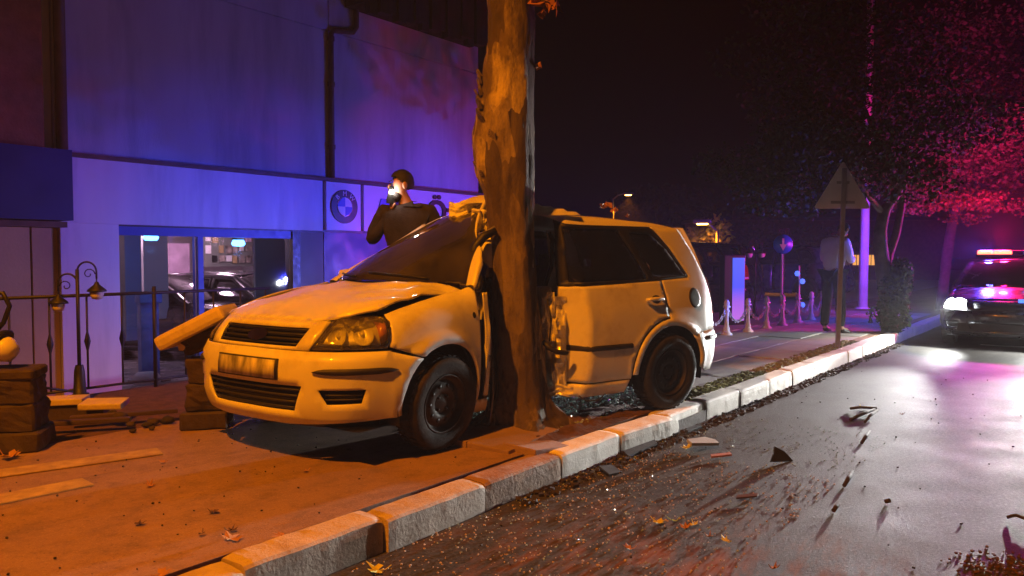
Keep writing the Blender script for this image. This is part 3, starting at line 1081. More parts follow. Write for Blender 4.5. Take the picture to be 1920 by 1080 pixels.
def build_car(root, deform, paint, step=0.06, crash=False, glass='car_glass', head_mat='reflector', detail=True, lens='lens_glass'):
    c = Car(root, deform, step)
    fine = step * 0.6 if crash else step
    hl = None
    def hood_post(q):
        if not crash:
            return q
        k = smooth(.15, .68, q.y) * smooth(.85, 1.25, q.x) * (1 - .5 * smooth(1.6, 1.87, q.x))
        w_ = (.020 * math.sin(q.x * 17 + q.y * 8) + .022 * (abs(noise.noise(Vector((q.x * 7, q.y * 5, 3)))) * 2 - .4)) * smooth(-.1, .55, q.y) * (1 - smooth(1.15, 1.55, q.x))
        return q + Vector((0, -.012 * k, .05 * k + w_ + .012 * noise.noise(q * 5)))
    hood_poly = [(1.868, 0), (1.862, .2), (1.83, .42), (1.75, .56), (1.64, .665), (1.3, .705), (.9, .725), (.86, .70), (.94, .5), (1.02, .25), (1.045, 0)]
    hood_poly = hood_poly + [(x, -y) for x, y in hood_poly[::-1][1:-1]]
    hood = c.panel('hood', hood_poly, HOOD, paint, post=hood_post, thick=.012)
    # front panel with grille opening
    gr = [(-.36, .665), (.36, .665), (.405, .765), (-.405, .765)]
    fp_ = c.panel('front_panel', [(-.455, .648), (.455, .648), (.545, .80), (.42, .803), (-.42, .803), (-.545, .80)], TZ, paint, holes=[gr], step=.04)
    gl = c.panel('grille', gr, TZ, 'black_trim', fp_, off=-.035)
    if detail:
        for k in range(4):
            z = .675 + .025 * k
            mb = MB()
            ww = .36 + .045 * (k / 4)
            mb.tube([surf(-ww + 2 * ww * i / 12, z, -.014) for i in range(13)], .006, 6)
            c.geo('grille_bar', mb, 'black_plastic', gl)
        mb = MB()
        ring = [surf(.085 * math.cos(2 * math.pi * k / 20), .717 + .034 * math.sin(2 * math.pi * k / 20), .0) for k in range(20)]
        mb.add([surf(0, .717, .006)] + ring, [(0, 1 + k, 1 + (k + 1) % 20) for k in range(20)], True)
        c.geo('badge', mb, 'chrome', fp_)
    # bumper
    af = arch(WX, ARCH, 0, 54, 8)          # from the front foot of the arch upwards
    left = [(T_of(x), z) for x, z in af]
    bl = left[::-1]                        # top -> bottom
    top = [(T_of(1.66), .637), (.96, .64)]
    poly = [(0.0, .645), (.46, .642)] + top[::-1] + bl + [(T_of(1.58), .262), (.6, .245), (.3, .225), (0, .225)]
    poly = poly + [(-t, z) for t, z in poly[::-1][1:-1]]
    intake = [(-.36, .305), (.37, .305), (.43, .452), (-.43, .452)]
    fogs = [[(s * .53, .435), (s * .80, .435), (s * .775, .355), (s * .58, .352)] for s in (1, -1)]
    bump = c.panel('front_bumper', poly, TZ, paint, holes=[intake] + fogs, step=.045, thick=.012)
    it = c.panel('lower_intake', intake, TZ, 'black_trim', bump, off=-.04)
    for fg in fogs:
        c.panel('fog_lamp_recess', fg, TZ, 'black_trim', bump, off=-.045)
    if detail:
        for k in range(4):
            z = .325 + .034 * k
            ww = .365 + .06 * k / 4
            mb = MB().tube([surf(-ww + 2 * ww * i / 12, z, -.016) for i in range(13)], .008, 6)
            c.geo('intake_slat', mb, 'black_plastic', it)
        for s in (1, -1):
            for k in range(2):
                z = .38 + .026 * k
                mb = MB().tube([surf(s * (.57 + .21 * i / 6), z, -.016) for i in range(7)], .005, 6)
                c.geo('intake_slat', mb, 'black_plastic', bump)
            mb = MB()
            n = 14
            rows = []
            for i in range(n + 1):
                t = s * (.50 + (T_of(1.62) - .50) * i / n)
                e = .018 * (1 - abs(2 * i / n - 1) ** 6)
                rows += [surf(t, .535 - e, .002), surf(t, .535 - e * .6, .014), surf(t, .535 + e * .6, .014), surf(t, .535 + e, .002)]
            fs = []
            for i in range(n):
                for k in range(3):
                    a = i * 4 + k
                    fs.append((a, a + 1, a + 5, a + 4))
            mb.add(rows, fs, True)
            c.geo('bumper_strip', mb, 'black_plastic', bump)
        plate_poly = [(-.265, .478), (.265, .478), (.265, .598), (-.265, .598)]
        pl = c.panel('number_plate', plate_poly, TZ, 'black_plastic', bump, off=.018, thick=.016, step=.05)
        c.panel('plate_face', [(-.255, .486), (.255, .486), (.255, .590), (-.255, .590)], TZ, 'plate_blur', pl, off=.022, thick=.003, step=.05)
    # headlights
    for s in (1, -1):
        hp = [(.465, .652), (.93, .655), (T_of(1.645), .70), (T_of(1.62), .80), (T_of(1.64), .826), (.70, .822), (.56, .805)]
        hp = [(s * t, z) for t, z in hp]
        hl = c.panel('headlight', hp, TZ, lens, off=.004, thick=.004, step=.04)
        c.panel('housing', hp, TZ, 'reflector' if detail else head_mat, hl, off=-.06, thick=.004, step=.05)
        for (t0, z0, r0) in ((.62, .725, .062), (.80, .735, .066)):
            mb = MB()
            N = 18
            vs = []
            for (rr, oo) in ((r0, -.012), (r0 * .85, -.03), (r0 * .45, -.05), (.014, -.052), (.012, -.03), (.001, -.028)):
                for k in range(N):
                    an = 2 * math.pi * k / N
                    vs.append(surf(s * (t0 + rr * math.cos(an)), z0 + rr * math.sin(an), oo))
            fs = []
            for i in range(5):
                for k in range(N):
                    fs.append((i * N + k, i * N + (k + 1) % N, (i + 1) * N + (k + 1) % N, (i + 1) * N + k))
            mb.add(vs, fs, True)
            c.geo('reflector_bowl', mb, head_mat, hl)
        if detail:
            mb = MB().tube([surf(s * (.47 + (T_of(1.645) - .47) * i / 10), .662, -.02) for i in range(11)], .012, 6)
            c.geo('lamp_bezel', mb, 'black_plastic', hl)
            c.panel('turn_lens', [(s * T_of(1.70), .668), (s * T_of(1.655), .70), (s * T_of(1.64), .79), (s * T_of(1.70), .80)], TZ, 'amber', hl, off=-.02, thick=.003, step=.05)
    # wings
    ftop = [(x, zc(x) - .05) for x in (1.62, 1.5, 1.35, 1.2, 1.05, .92)]
    fend = [(1.625, .80), (1.655, .66), (1.447, .59)] + arch(WX, ARCH, 58, 180, 16) + [(.90, .262), (.815, .262), (.80, .95), (.84, .975)] + ftop[::-1]
    for s in (1, -1):
        wn_ = c.panel('wing', fend, SIDE(s), paint, step=fine if s == 1 else step)
        if detail and s == 1:
            mb = MB()
            ring = [SIDE(1)(.90 + .028 * math.cos(2 * math.pi * k / 12), .80 + .02 * math.sin(2 * math.pi * k / 12), .0) for k in range(12)]
            mb.add([SIDE(1)(.90, .80, .012)] + ring, [(0, 1 + k, 1 + (k + 1) % 12) for k in range(12)], True)
            c.geo('side_repeater', mb, 'black_plastic', wn_)
    # doors and body sides
    for s in (1, -1):
        cr = crash and s == 1
        st = fine if cr else step
        S_ = SIDE(s)
        def crumple(q, s=s, cr=cr):
            if not cr:
                return q
            k = math.exp(-((q.x - .12) / .42) ** 2)
            n1 = noise.noise(Vector((q.x * 9, q.z * 5, 1.7)))
            n2 = noise.noise(Vector((q.x * 21, q.z * 12, 8.1)))
            return q + Vector((0, (.06 * n1 + .025 * n2) * k, .02 * n2 * k))
        x0 = .66 if cr else .79
        XB = -.27
        fd = [(XB + .025, .275), (x0, .275), (x0 + (.04 if cr else 0), .62), (x0, .935), (XB + .025, .95)]
        door = c.panel('front_door', fd, S_, paint, post=crumple, step=st * .8 if cr else st)
        rd = [(XB, .275), (XB, .952), (-.65, .962), (-1.17, .982), (-1.20, .80)] + arch(-WX, .412, 85, 8, 14) + [(-.835, .275)]
        rdoor = c.panel('rear_door', rd, S_, paint, post=crumple, step=st)
        qp = arch(-WX, ARCH, 0, 131, 18) + [(-1.86, .605), (-1.83, .75), (-1.77, .98), (-1.66, 1.18), (-1.52, 1.385),
             (-1.19, 1.392), (-1.23, 1.365), (-1.35, 1.24), (-1.515, 1.015), (-1.49, 1.0), (-1.19, .985), (-1.22, .80)] + arch(-WX, .40, 86, 0, 14)
        quarter = c.panel('quarter_panel', qp, S_, paint, step=st * .9)
        c.panel('sill', [(-.83, .265), (.88, .255), (.86, .17), (-.82, .17)], S_, paint if not cr else paint, post=crumple, step=st)
        # glazing: black frames with openings, panes behind
        fw = [(.69, .965), (.12, 1.355), (XB + .07, 1.365), (XB + .05, .972)]
        rw = [(XB - .06, .985), (XB - .045, 1.365), (-.84, 1.362), (-1.04, 1.02), (-1.04, .997)]
        qw = [(-1.11, 1.012), (-.95, 1.345), (-1.18, 1.335), (-1.32, 1.22), (-1.47, 1.022)]
        ff = [(.78, .945), (.13, 1.395), (XB + .01, 1.395), (XB + .01, .953)]
        rf = [(XB - .003, .957), (XB - .003, 1.395), (-1.185, 1.392), (-1.22, 1.365), (-1.34, 1.24), (-1.505, 1.012), (-1.19, .986), (-.65, .966)]
        if cr:
            fr_f = c.panel('window_frame', [(.76, .95), (.60, 1.06), (.56, 1.03), (.66, .95)], S_, 'black_trim', door, post=crumple, off=-.004, step=st)
        else:
            fr_f = c.panel('window_frame', ff, S_, 'black_trim', door, holes=[fw], off=-.003, step=st)
            c.panel('window', fw, S_, glass, door, off=-.012, thick=.004, step=st)
        fr_r = c.panel('window_frame', rf, S_, 'black_trim', rdoor, holes=[rw, qw], off=-.003, step=st, post=crumple)
        c.panel('window', rw, S_, glass, rdoor, off=-.014, thick=.004, step=st, post=crumple)
        c.panel('quarter_window', qw, S_, glass, quarter, off=-.012, thick=.004, step=st)
        if detail:
            for (xa, xb, par, nm) in ((XB - .015, -.83, rdoor, 'side_moulding'), (x0 - .02, XB + .04, door, 'side_moulding')):
                n = 14
                mb = MB()
                rows = []
                for i in range(n + 1):
                    x = xa + (xb - xa) * i / n
                    rows += [crumple(S_(x, .50, .001)), crumple(S_(x, .508, .014)), crumple(S_(x, .53, .014)), crumple(S_(x, .538, .001))]
                fs = []
                for i in range(n):
                    for k in range(3):
                        a = i * 4 + k
                        fs.append((a, a + 1, a + 5, a + 4))
                mb.add(rows, fs, True)
                c.geo(nm, mb, 'black_plastic', par)
            mb = MB().tube([S_(-.98, .845, .012), S_(-1.0, .85, .035), S_(-1.06, .853, .038), S_(-1.13, .853, .035), S_(-1.15, .85, .012)], [.012, .014, .015, .014, .012], 8)
            hd = c.geo('door_handle', mb, paint, rdoor)
            mb = MB()
            ring = [S_(-1.09 + .05 * math.cos(2 * math.pi * k / 12), .848 + .03 * math.sin(2 * math.pi * k / 12), .003) for k in range(12)]
            mb.add([S_(-1.09, .848, .003)] + ring, [(0, 1 + k, 1 + (k + 1) % 12) for k in range(12)], True)
            c.geo('handle_recess', mb, 'black_trim', hd)
            N = 20
            mb = MB()
            vs = []
            for (rr, oo) in ((.078, .001), (.076, .008), (.06, .010), (.02, .008), (.001, .008)):
                for k in range(N):
                    an = 2 * math.pi * k / N
                    vs.append(S_(-1.53 + rr * .9 * math.cos(an), .845 + rr * math.sin(an), oo))
            fs = []
            for i in range(4):
                for k in range(N):
                    fs.append((i * N + k, i * N + (k + 1) % N, (i + 1) * N + (k + 1) % N, (i + 1) * N + k))
            mb.add(vs, fs, True)
            c.geo('fuel_cap', mb, 'black_plastic', quarter)
        # pillars and cant rail
        n = 16
        mb = MB()
        vs = []
        for i in range(n + 1):
            v = i / n
            A_ = SCREEN(s * 1.0, v)
            D_ = S_(.80 + (.125 - .80) * v, .945 + (1.40 - .945) * v, -.002)
            Mid = (A_ + D_) / 2 + Vector((.008, s * .03, .022))
            vs += [A_, A_.lerp(Mid, .6) + Vector((0, 0, .004)), Mid, D_.lerp(Mid, .5) + Vector((0, s * .006, 0)), D_]
        fs = []
        for i in range(n):
            for k in range(4):
                a = i * 5 + k
                fs.append((a, a + 1, a + 6, a + 5))
        mb.add(vs, fs, True)
        c.geo('front_pillar', mb, paint)
        mb = MB()
        vs = []
        n = 40
        for i in range(n + 1):
            x = .18 - 1.73 * i / n
            Ra = ROOF(x, s * .575)
            zz = min(1.394, Ra.z - .03)
            D_ = S_(x, zz, 0)
            Mid = (Ra + D_) / 2 + Vector((0, s * .018, .018))
            vs += [Ra, Mid, D_]
        fs = []
        for i in range(n):
            for k in range(2):
                a = i * 3 + k
                fs.append((a, a + 1, a + 4, a + 3))
        mb.add(vs, fs, True)
        c.geo('cant_rail', mb, paint)
    rp_ = [(.225, 0), (.215, .25), (.17, .575), (-1.55, .575), (-1.60, .3), (-1.61, 0)]
    rp_ = rp_ + [(x, -y) for x, y in rp_[::-1][1:-1]]
    roof = c.panel('roof', rp_, ROOF, paint, step=fine * 1.3, thick=.01)
    c.panel('windscreen', [(-1, .02), (-.5, .01), (0, .005), (.5, .01), (1, .02), (1, .98), (0, .985), (-1, .98)], SCREEN, 'screen_glass' if crash else glass, off=.0, thick=.004, step=.1)
    # tail
    tb = T_of(-1.79)
    hz = [(T_of(-1.80), .612), (T_of(-1.75), .99), (_PL[-1], .99), (_PL[-1], .612)]
    def hatch_poly(z0, z1, inset_=0.0):
        tA, tB = T_of(-1.86) + inset_, T_of(-1.80) + inset_
        return tA, tB
    mb = MB()
    n, mz = 16, 16
    def TT(f):      # f 0..1 from left edge across the back to the right edge
        a = T_of(-1.85)
        L = 2 * (_PL[-1] - a)
        d = a + f * L
        return d if d <= _PL[-1] else -(2 * _PL[-1] - d)
    def band(name, z0, z1, f0, f1, mat, parent=None, off=0.0, m=8):
        mb = MB()
        vs, fs = [], []
        for i in range(n + 1):
            for j in range(m + 1):
                f = f0 + (f1 - f0) * i / n
                vs.append(surf(TT(f), z0 + (z1 - z0) * j / m, off))
        for i in range(n):
            for j in range(m):
                a = i * (m + 1) + j
                fs.append((a, a + 1, a + m + 2, a + m + 1))
        mb.add(vs, fs, True)
        return c.geo(name, mb, mat, parent)
    tg = band('tailgate', .612, 1.40, 0, 1, paint)
    band('rear_window', 1.02, 1.34, .14, .86, 'black_trim' if not detail else glass, tg, .006)
    for f0, f1 in ((.0, .11), (.89, 1.0)):
        tl = band('tail_light', .70, 1.0, f0, f1, 'tail_red', None, .012)
        band('reverse_lens', .715, .755, f0 + .01, f1 - .01, 'sign_white', tl, .016, 2)
    ab = arch(-WX, ARCH, 180, 131, 6)
    lft = [(T_of(x), z) for x, z in ab]
    P2 = _PL[-1]
    poly = lft + [(T_of(-1.86), .603), (P2, .603), (P2, .25), (T_of(-1.7), .255)]
    rb = c.panel('rear_bumper', poly, TZ, paint, step=step)
    c.panel('rear_bumper_half', [(-t, z) for t, z in poly], TZ, paint, rb, step=step)
    if detail:
        n = 10
        mb = MB()
        rows = []
        for i in range(n + 1):
            t = T_of(-1.70) + (T_of(-1.93) - T_of(-1.70)) * i / n
            rows += [surf(t, .505, .002), surf(t, .51, .014), surf(t, .535, .014), surf(t, .54, .002)]
        fs = []
        for i in range(n):
            for k in range(3):
                a = i * 4 + k
                fs.append((a, a + 1, a + 5, a + 4))
        mb.add(rows, fs, True)
        c.geo('bumper_strip', mb, 'black_plastic', rb)
    # dark inner tub, wheel liners, floor
    mb = MB()
    n = 90
    tt = [-_PL[-1] + 2 * _PL[-1] * i / n for i in range(n + 1)]
    zz = [.20, .32, .45, .58, .70, .76]
    vs, fs = [], []
    for t in tt:
        for z in zz:
            vs.append(surf(t, z, -.075))
    for i in range(n):
        xm = (vs[i * 6].x + vs[(i + 1) * 6].x) / 2
        for j in range(5):
            zm = (zz[j] + zz[j + 1]) / 2
            if any(math.hypot(xm - cx, zm - .3) < .40 for cx in (WX, -WX)):
                continue
            a = i * 6 + j
            fs.append((a, a + 1, a + 7, a + 6))
    mb.add(vs, fs, True)
    for cx in (WX, -WX):
        for s in (1, -1):
            N = 14
            vs, fs = [], []
            for k in range(N + 1):
                an = math.pi * 1.16 * k / N - .08 * math.pi
                for yy in (.80, .48):
                    vs.append(Vector((cx + .375 * math.cos(an), s * yy, .30 + .375 * math.sin(an))))
            for k in range(N):
                fs.append((2 * k, 2 * k + 1, 2 * k + 3, 2 * k + 2))
            vs2 = [Vector((cx, s * .48, .30))] + [vs[2 * k + 1] for k in range(N + 1)]
            mb.add(vs, fs, True)
            mb.add(vs2, [(0, 1 + k, 2 + k) for k in range(N)])
    for i in range(14):
        x0_, x1_ = -1.85 + 3.7 * i / 14, -1.85 + 3.7 * (i + 1) / 14
        mb.add([Vector((x0_, -.72, .205)), Vector((x1_, -.72, .205)), Vector((x1_, .72, .205)), Vector((x0_, .72, .205))], [(0, 1, 2, 3)])
    c.geo('floor_pan', mb, 'black_trim')
    # cabin
    for (x, y) in ((.28, -.36), (.28, .36)):
        mb = MB()
        mb.box((x, y, .48), (.48, .48, .16), bev=.05)
        mb.box((x - .25, y, .80), (.13, .46, .60), rot=Matrix.Rotation(R(-12), 3, 'Y'), bev=.05)
        mb.box((x - .33, y, 1.16), (.09, .26, .17), bev=.035)
        c.geo('seat', mb, 'seat_cloth')
    mb = MB().box((-.62, 0, .48), (.48, 1.2, .16), bev=.05)
    mb.box((-.90, 0, .80), (.14, 1.22, .58), rot=Matrix.Rotation(R(-14), 3, 'Y'), bev=.05)
    for y in (-.36, .36):
        mb.box((-.98, y, 1.12), (.08, .24, .13), bev=.03)
    c.geo('rear_bench', mb, 'seat_cloth')
    mb = MB().box((.80, 0, .86), (.36, 1.36, .22), bev=.07)
    mb.box((.72, 0, .66), (.2, 1.3, .3), bev=.05)
    dash = c.geo('dashboard', mb, 'black_plastic')
    mb = MB()
    sc_, sr = Vector((.52, .36, .90)), .17
    mt = Matrix.Rotation(R(68), 3, 'Y')
    ringp = [sc_ + mt @ Vector((sr * math.cos(2 * math.pi * k / 24), sr * math.sin(2 * math.pi * k / 24), 0)) for k in range(25)]
    mb.tube(ringp, .015, 6, cap=False)
    for an in (0, 2.2, 4.1):
        mb.tube([sc_, sc_ + mt @ Vector((sr * math.cos(an), sr * math.sin(an), 0))], .014, 5)
    c.geo('steering_wheel', mb, 'black_trim', dash)
    if detail:
        # wipers, mirror on the far side, aerial stub
        for (ya, yb) in ((.45, -.1), (-.2, -.6)):
            mb = MB()
            pts = []
            for k in range(9):
                f = k / 8
                u = (ya + (yb - ya) * f) / .72
                pts.append(SCREEN(u, .03 + .05 * f, .012))
            mb.tube(pts, .007, 5)
            c.geo('wiper', mb, 'black_trim')
        mb = MB().box((.62, -.93, 1.0), (.10, .18, .13), bev=.04)
        mb.tube([(.66, -.80, .97), (.63, -.88, .99)], .025, 6)
        c.geo('door_mirror', mb, paint)
    # wheels
    def wheel(x, s, steer=0.0, camber=0.0, dz=0.0, dy=0.0, roll=0.0):
        m = c.frame((x, s * .0, 0))
        yy = s * (.745 + dy)
        m = m @ Matrix.Translation((0, yy, WR + dz)) @ Matrix.Rotation(steer, 4, 'Z') @ Matrix.Rotation(camber, 4, 'X')
        if s < 0:
            m = m @ Matrix.Rotation(math.pi, 4, 'Z')
        W = .0875
        tyre = [(.178, -W * .75), (.20, -W * .98), (.245, -W), (.272, -W * .93), (.286, -W * .7), (.29, -W * .3), (.29, W * .3), (.286, W * .7), (.272, W * .93), (.245, W), (.20, W * .98), (.178, W * .75)]
        mb = MB().lathe(tyre, 40, axis='Y', mat=m.to_3x3(), c=m.translation)
        for g in range(40):
            a0 = 2 * math.pi * (g + .2) / 40
            a1 = 2 * math.pi * (g + .75) / 40
            for (y0, y1) in ((-.062, -.012), (.012, .062)):
                pts = []
                for rr in (.288, .2945):
                    for (aa, y_) in ((a0, y0), (a1, y0), (a1, y1), (a0, y1)):
                        pts.append(m @ Vector((rr * math.cos(aa), y_, rr * math.sin(aa))))
                mb.add(pts, [(4, 5, 6, 7), (0, 1, 5, 4), (1, 2, 6, 5), (2, 3, 7, 6), (3, 0, 4, 7)])
        wo = mb.build('wheel', 'rubber', root)
        rim = [(.183, -W * .78), (.183, W * .80), (.176, W * .86), (.168, W * .80), (.160, W * .45), (.140, W * .38), (.125, W * .55), (.075, W * .62), (.065, W * .45), (.055, W * .45), (.03, W * .55), (.001, W * .56)]
        ro = MB().lathe(rim, 32, axis='Y', mat=m.to_3x3(), c=m.translation).build('rim', 'steel_rim', wo)
        for k in range(10):
            an = 2 * math.pi * k / 10
            mb = MB().lathe([(.0, W * .60), (.014, W * .60), (.014, W * .50)], 8, axis='Y', mat=m.to_3x3(), c=m @ Vector((.108 * math.cos(an), 0, .108 * math.sin(an))))
            mb.build('rim_hole', 'black_trim', wo)
        for k in range(4):
            an = 2 * math.pi * (k + .5) / 4
            mb = MB().lathe([(.009, W * .40), (.009, W * .60), (.0, W * .62)], 6, axis='Y', mat=m.to_3x3(), c=m @ Vector((.05 * math.cos(an), 0, .05 * math.sin(an))))
            mb.build('wheel_bolt', 'steel_rim', wo)
        return wo
    if crash:
        wheel(WX, 1, steer=R(-3), camber=R(-5), dy=.02)
        wheel(-WX, 1, steer=R(2), camber=R(-3), dy=.02)
    else:
        wheel(WX, 1)
        wheel(-WX, 1)
    wheel(WX, -1)
    wheel(-WX, -1)
    return c

# ------------------------------------------------------------------ the crashed hatchback, wrapped round the tree
TREE = Vector((0.03, 5.33, 0.15))
TH_R, TH_F = R(214), R(235)
AX_R = Vector((0.745, 6.54, 0.15))
def _center():
    pts = {}
    n = 460
    x0 = -2.3
    xs = [x0 + 4.6 * i / n for i in range(n + 1)]
    def th(x):
        return TH_R + (TH_F - TH_R) * smooth(.30, 1.15, x)
    def cf(x):
        return 1 - .095 * smooth(-.9, -.3, x) * (1 - smooth(.7, 1.1, x))
    P = [Vector((0, 0))]
    for a, b in zip(xs, xs[1:]):
        m = (a + b) / 2
        P.append(P[-1] + Vector((math.cos(th(m)), math.sin(th(m)))) * (b - a) * cf(m))
    i0 = min(range(n + 1), key=lambda i: abs(xs[i] + 1.245))
    off = Vector((AX_R.x, AX_R.y)) - P[i0]
    return xs, [p + off for p in P], th
_CX, _CP, _TH = _center()
def center(x):
    f = (x - _CX[0]) / (_CX[1] - _CX[0])
    i = max(0, min(len(_CX) - 2, int(f)))
    return _CP[i].lerp(_CP[i + 1], f - i)
# where the tree sits in car coordinates
TX = min((i / 200 for i in range(-200, 200)), key=lambda x: abs((Vector((TREE.x, TREE.y)) - center(x)).dot(Vector((math.cos(_TH(x)), math.sin(_TH(x)))))))
_l = Vector((-math.sin(_TH(TX)), math.cos(_TH(TX))))
TY = (Vector((TREE.x, TREE.y)) - center(TX)).dot(_l)
print('tree in car coords', TX, TY)
def crash_deform(p):
    x, y, z = p
    dx = x - TX
    if y > 0 and abs(dx) < 1.0:
        lim = (TY - .215) + .50 * (abs(dx) / .50) ** 2.0 * (1.0 if dx > 0 else .95)
        if z > 1.2:
            lim += .02
        k = .05
        lim += (y - .85) * .35
        h = max(0.0, min(1.0, .5 + .5 * (lim - y) / k))
        y2 = lim * (1 - h) + y * h - k * h * (1 - h)
        y2 = min(y, y2)
        push = y - y2
        if z > 1.25:
            z += push * .42 * smooth(1.25, 1.45, z) + .02 * noise.noise(Vector((x * 7, y * 7, z * 3))) * smooth(0, .15, push)
        x += push * .10 * (1 if dx > 0 else -1) * (1 - math.exp(-(dx / .2) ** 2))
        y = y2
    if z > 1.3:
        ridge = math.exp(-((x - TX - .05) / .30) ** 2) * smooth(-.5, .5, y)
        z += .055 * ridge
    if x > .7 and y > .3:
        z += .0
    c = center(x)
    t = _TH(x)
    return Vector((c.x - math.sin(t) * y, c.y + math.cos(t) * y, AX_R.z + z))
car = thing('crashed_car', 'white crashed hatchback bent around the tree trunk on the pavement', 'car', (center(0).x, center(0).y, 0.15))
CAR = build_car(car, crash_deform, 'white_paint', step=0.05, crash=True)
def pxof(p):
    c, s = math.cos(PITCH), math.sin(PITCH)
    q = Vector(p) - Vector((0, 0, CAM_Z))
    f = q.y * c - q.z * s
    u = q.y * s + q.z * c
    return (round(960 + q.x / f * FPX), round(540 - u / f * FPX))
for nm, p, want in (('RW contact', (-1.245, .83, 0), (1255, 778)), ('FW contact', (1.245, .83, 0), (800, 838)), ('plate', tuple(surf(0, .535)), (469, 678)),
              ('bumper low', tuple(surf(.5, .25)), (590, 778)), ('grille L', tuple(surf(-.38, .70)), (415, 625)), ('grille R', tuple(surf(.38, .70)), (570, 640)),
              ('head in', tuple(surf(.47, .652)), (592, 645)), ('head out', tuple(surf(.93, .70)), (725, 630)), ('fuel', tuple(surf(T_of(-1.53), .845)), (1298, 573)),
              ('handle', tuple(surf(T_of(-1.07), .85)), (1240, 565)), ('rear bumper', tuple(surf(T_of(-1.9), .55)), (1345, 620)), ('rdoor front belt', tuple(surf(T_of(-.27), .95)), (1062, 545)),
              ('roof rear', (-1.5, .575, 1.38), (1275, 425)), ('screen base L', tuple(SCREEN(-1, 0)), (625, 522)), ('screen base mid', tuple(SCREEN(0, 0)), (740, 528)), ('screen base near', tuple(SCREEN(1, 0)), (860, 528)),
              ('arch front', tuple(surf(T_of(1.56), .35)), (720, 760)), ('far corner', tuple(surf(-.85, .5)), (395, 690))):
    print('%-16s' % nm, pxof(crash_deform(Vector(p))), 'want', want)

# extra wreckage of the car: airbag, torn roof skin, hanging trim, belt
def blob(c, r, seed, n=14, m=10, amp=.18, rot=None):
    mb = MB()
    vs, fs = [], []
    for i in range(m + 1):
        for k in range(n):
            th, ph = math.pi * i / m, 2 * math.pi * k / n
            d = Vector((math.sin(th) * math.cos(ph), math.sin(th) * math.sin(ph), math.cos(th)))
            q = Vector((d.x * r[0], d.y * r[1], d.z * r[2])) * (1 + amp * noise.noise(d * 1.8 + Vector((seed, 0, 0))))
            if rot is not None:
                q = rot @ q
            vs.append(Vector(c) + q)
    for i in range(m):
        for k in range(n):
            a, b = i * n + k, i * n + (k + 1) % n
            fs.append((a, b, b + n, a + n))
    return mb.add(vs, fs, True)
def cw(px, py, y):          # a point on the wreck, in the car root's space
    return at_y(px, py, y) - Vector(car.location)
mb = MB()
prof = [(898, 478), (910, 462), (926, 452), (932, 448), (932, 500), (920, 498), (908, 494)]
vs, fs = [], []
for i in range(13):
    f = i / 12
    for j_ in range(7):
        g = j_ / 6
        x0_, x1_ = 900 - 6 * math.sin(f * math.pi) * 0 + 22 * (f - .38) ** 2 * 2, 928
        px = x0_ + (x1_ - x0_) * g
        py = 450 + 52 * f - 8 * g * (1 - f)
        vs.append(cw(px, py, 5.24 - .05 * math.sin(math.pi * g) * math.sin(math.pi * f) + .012 * noise.noise(Vector((f * 6, g * 4, 2)))))
for i in range(12):
    for j_ in range(6):
        a = i * 7 + j_
        fs.append((a, a + 1, a + 8, a + 7))
mb.add(vs, fs, True)
ab_ = mb.build('airbag', 'airbag_cloth', car)
ab_.modifiers.new('solid', 'SOLIDIFY').thickness = .03
mb = MB().tube([cw(890, 540, 5.12), cw(886, 495, 5.12), cw(892, 462, 5.13), cw(906, 444, 5.14), cw(930, 432, 5.16)], [.022, .032, .034, .03, .022], 8)
mb.build('bent_window_frame', 'black_trim', car)
mb = MB().tube([cw(896, 540, 5.14), cw(908, 600, 5.12), cw(918, 660, 5.10), cw(922, 720, 5.1)], [.03, .035, .03, .02], 6)
mb.build('torn_door_edge', 'black_trim', car)
mb = MB().tube([cw(924, 690, 5.08), cw(925, 740, 5.07), cw(919, 790, 5.06), cw(914, 799, 5.06)], .006, 5)
mb.build('hanging_wire', 'galvanised', car)
mb = MB().tube([cw(1085, 742, 5.35), cw(1100, 752, 5.35), cw(1122, 750, 5.36), cw(1135, 738, 5.38)], .005, 5)
mb.build('hanging_wire', 'black_trim', car)
# torn edge of the roof skin standing up beside the trunk
mb = MB()
vs, fs = [], []
for i in range(12):
    f = i / 11
    px = 1000 + 88 * f
    h = (1 - f) ** .8 * 20 + 2 + 2 * math.sin(i * 2.1)
    vs += [cw(px, 404 - 1 * f, 5.36 + .2 * f), cw(px, 404 - h, 5.40 + .2 * f), cw(px, 403 - h * .9, 5.44 + .2 * f)]
for i in range(11):
    for k in range(2):
        a = i * 3 + k
        fs.append((a, a + 1, a + 4, a + 3))
mb.add(vs, fs, True)
mb.build('torn_roof_skin', 'white_paint', car)
mb = MB()
vs, fs = [], []
for i in range(9):
    f = i / 8
    px = 868 + 50 * f
    vs += [cw(px, 384 - 4 * math.sin(f * 3), 5.5), cw(px, 382 - 16 * math.sin(.35 + f * 1.6), 5.62), cw(px + 4, 380 - 10 * math.sin(.3 + f * 1.7), 5.8)]
for i in range(8):
    for k in range(2):
        a = i * 3 + k
        fs.append((a, a + 1, a + 4, a + 3))
mb.add(vs, fs, True)
mb.build('torn_roof_skin', 'white_paint', car)
# B pillar and belt, lit behind the trunk
mb = MB()
mb.prism([(1024, 432), (1050, 430), (1060, 470), (1056, 500), (1044, 545), (1020, 545), (1030, 490)], lambda u, v, h: cw(u, v, 5.72 + h), 0, .06)
mb.build('centre_pillar', 'white_paint', car)
mb = MB().tube([cw(1030, 436, 5.69), cw(1036, 450, 5.68), cw(1034, 500, 5.68), cw(1020, 542, 5.69)], .018, 6)
mb.build('seat_belt', 'black_trim', car)

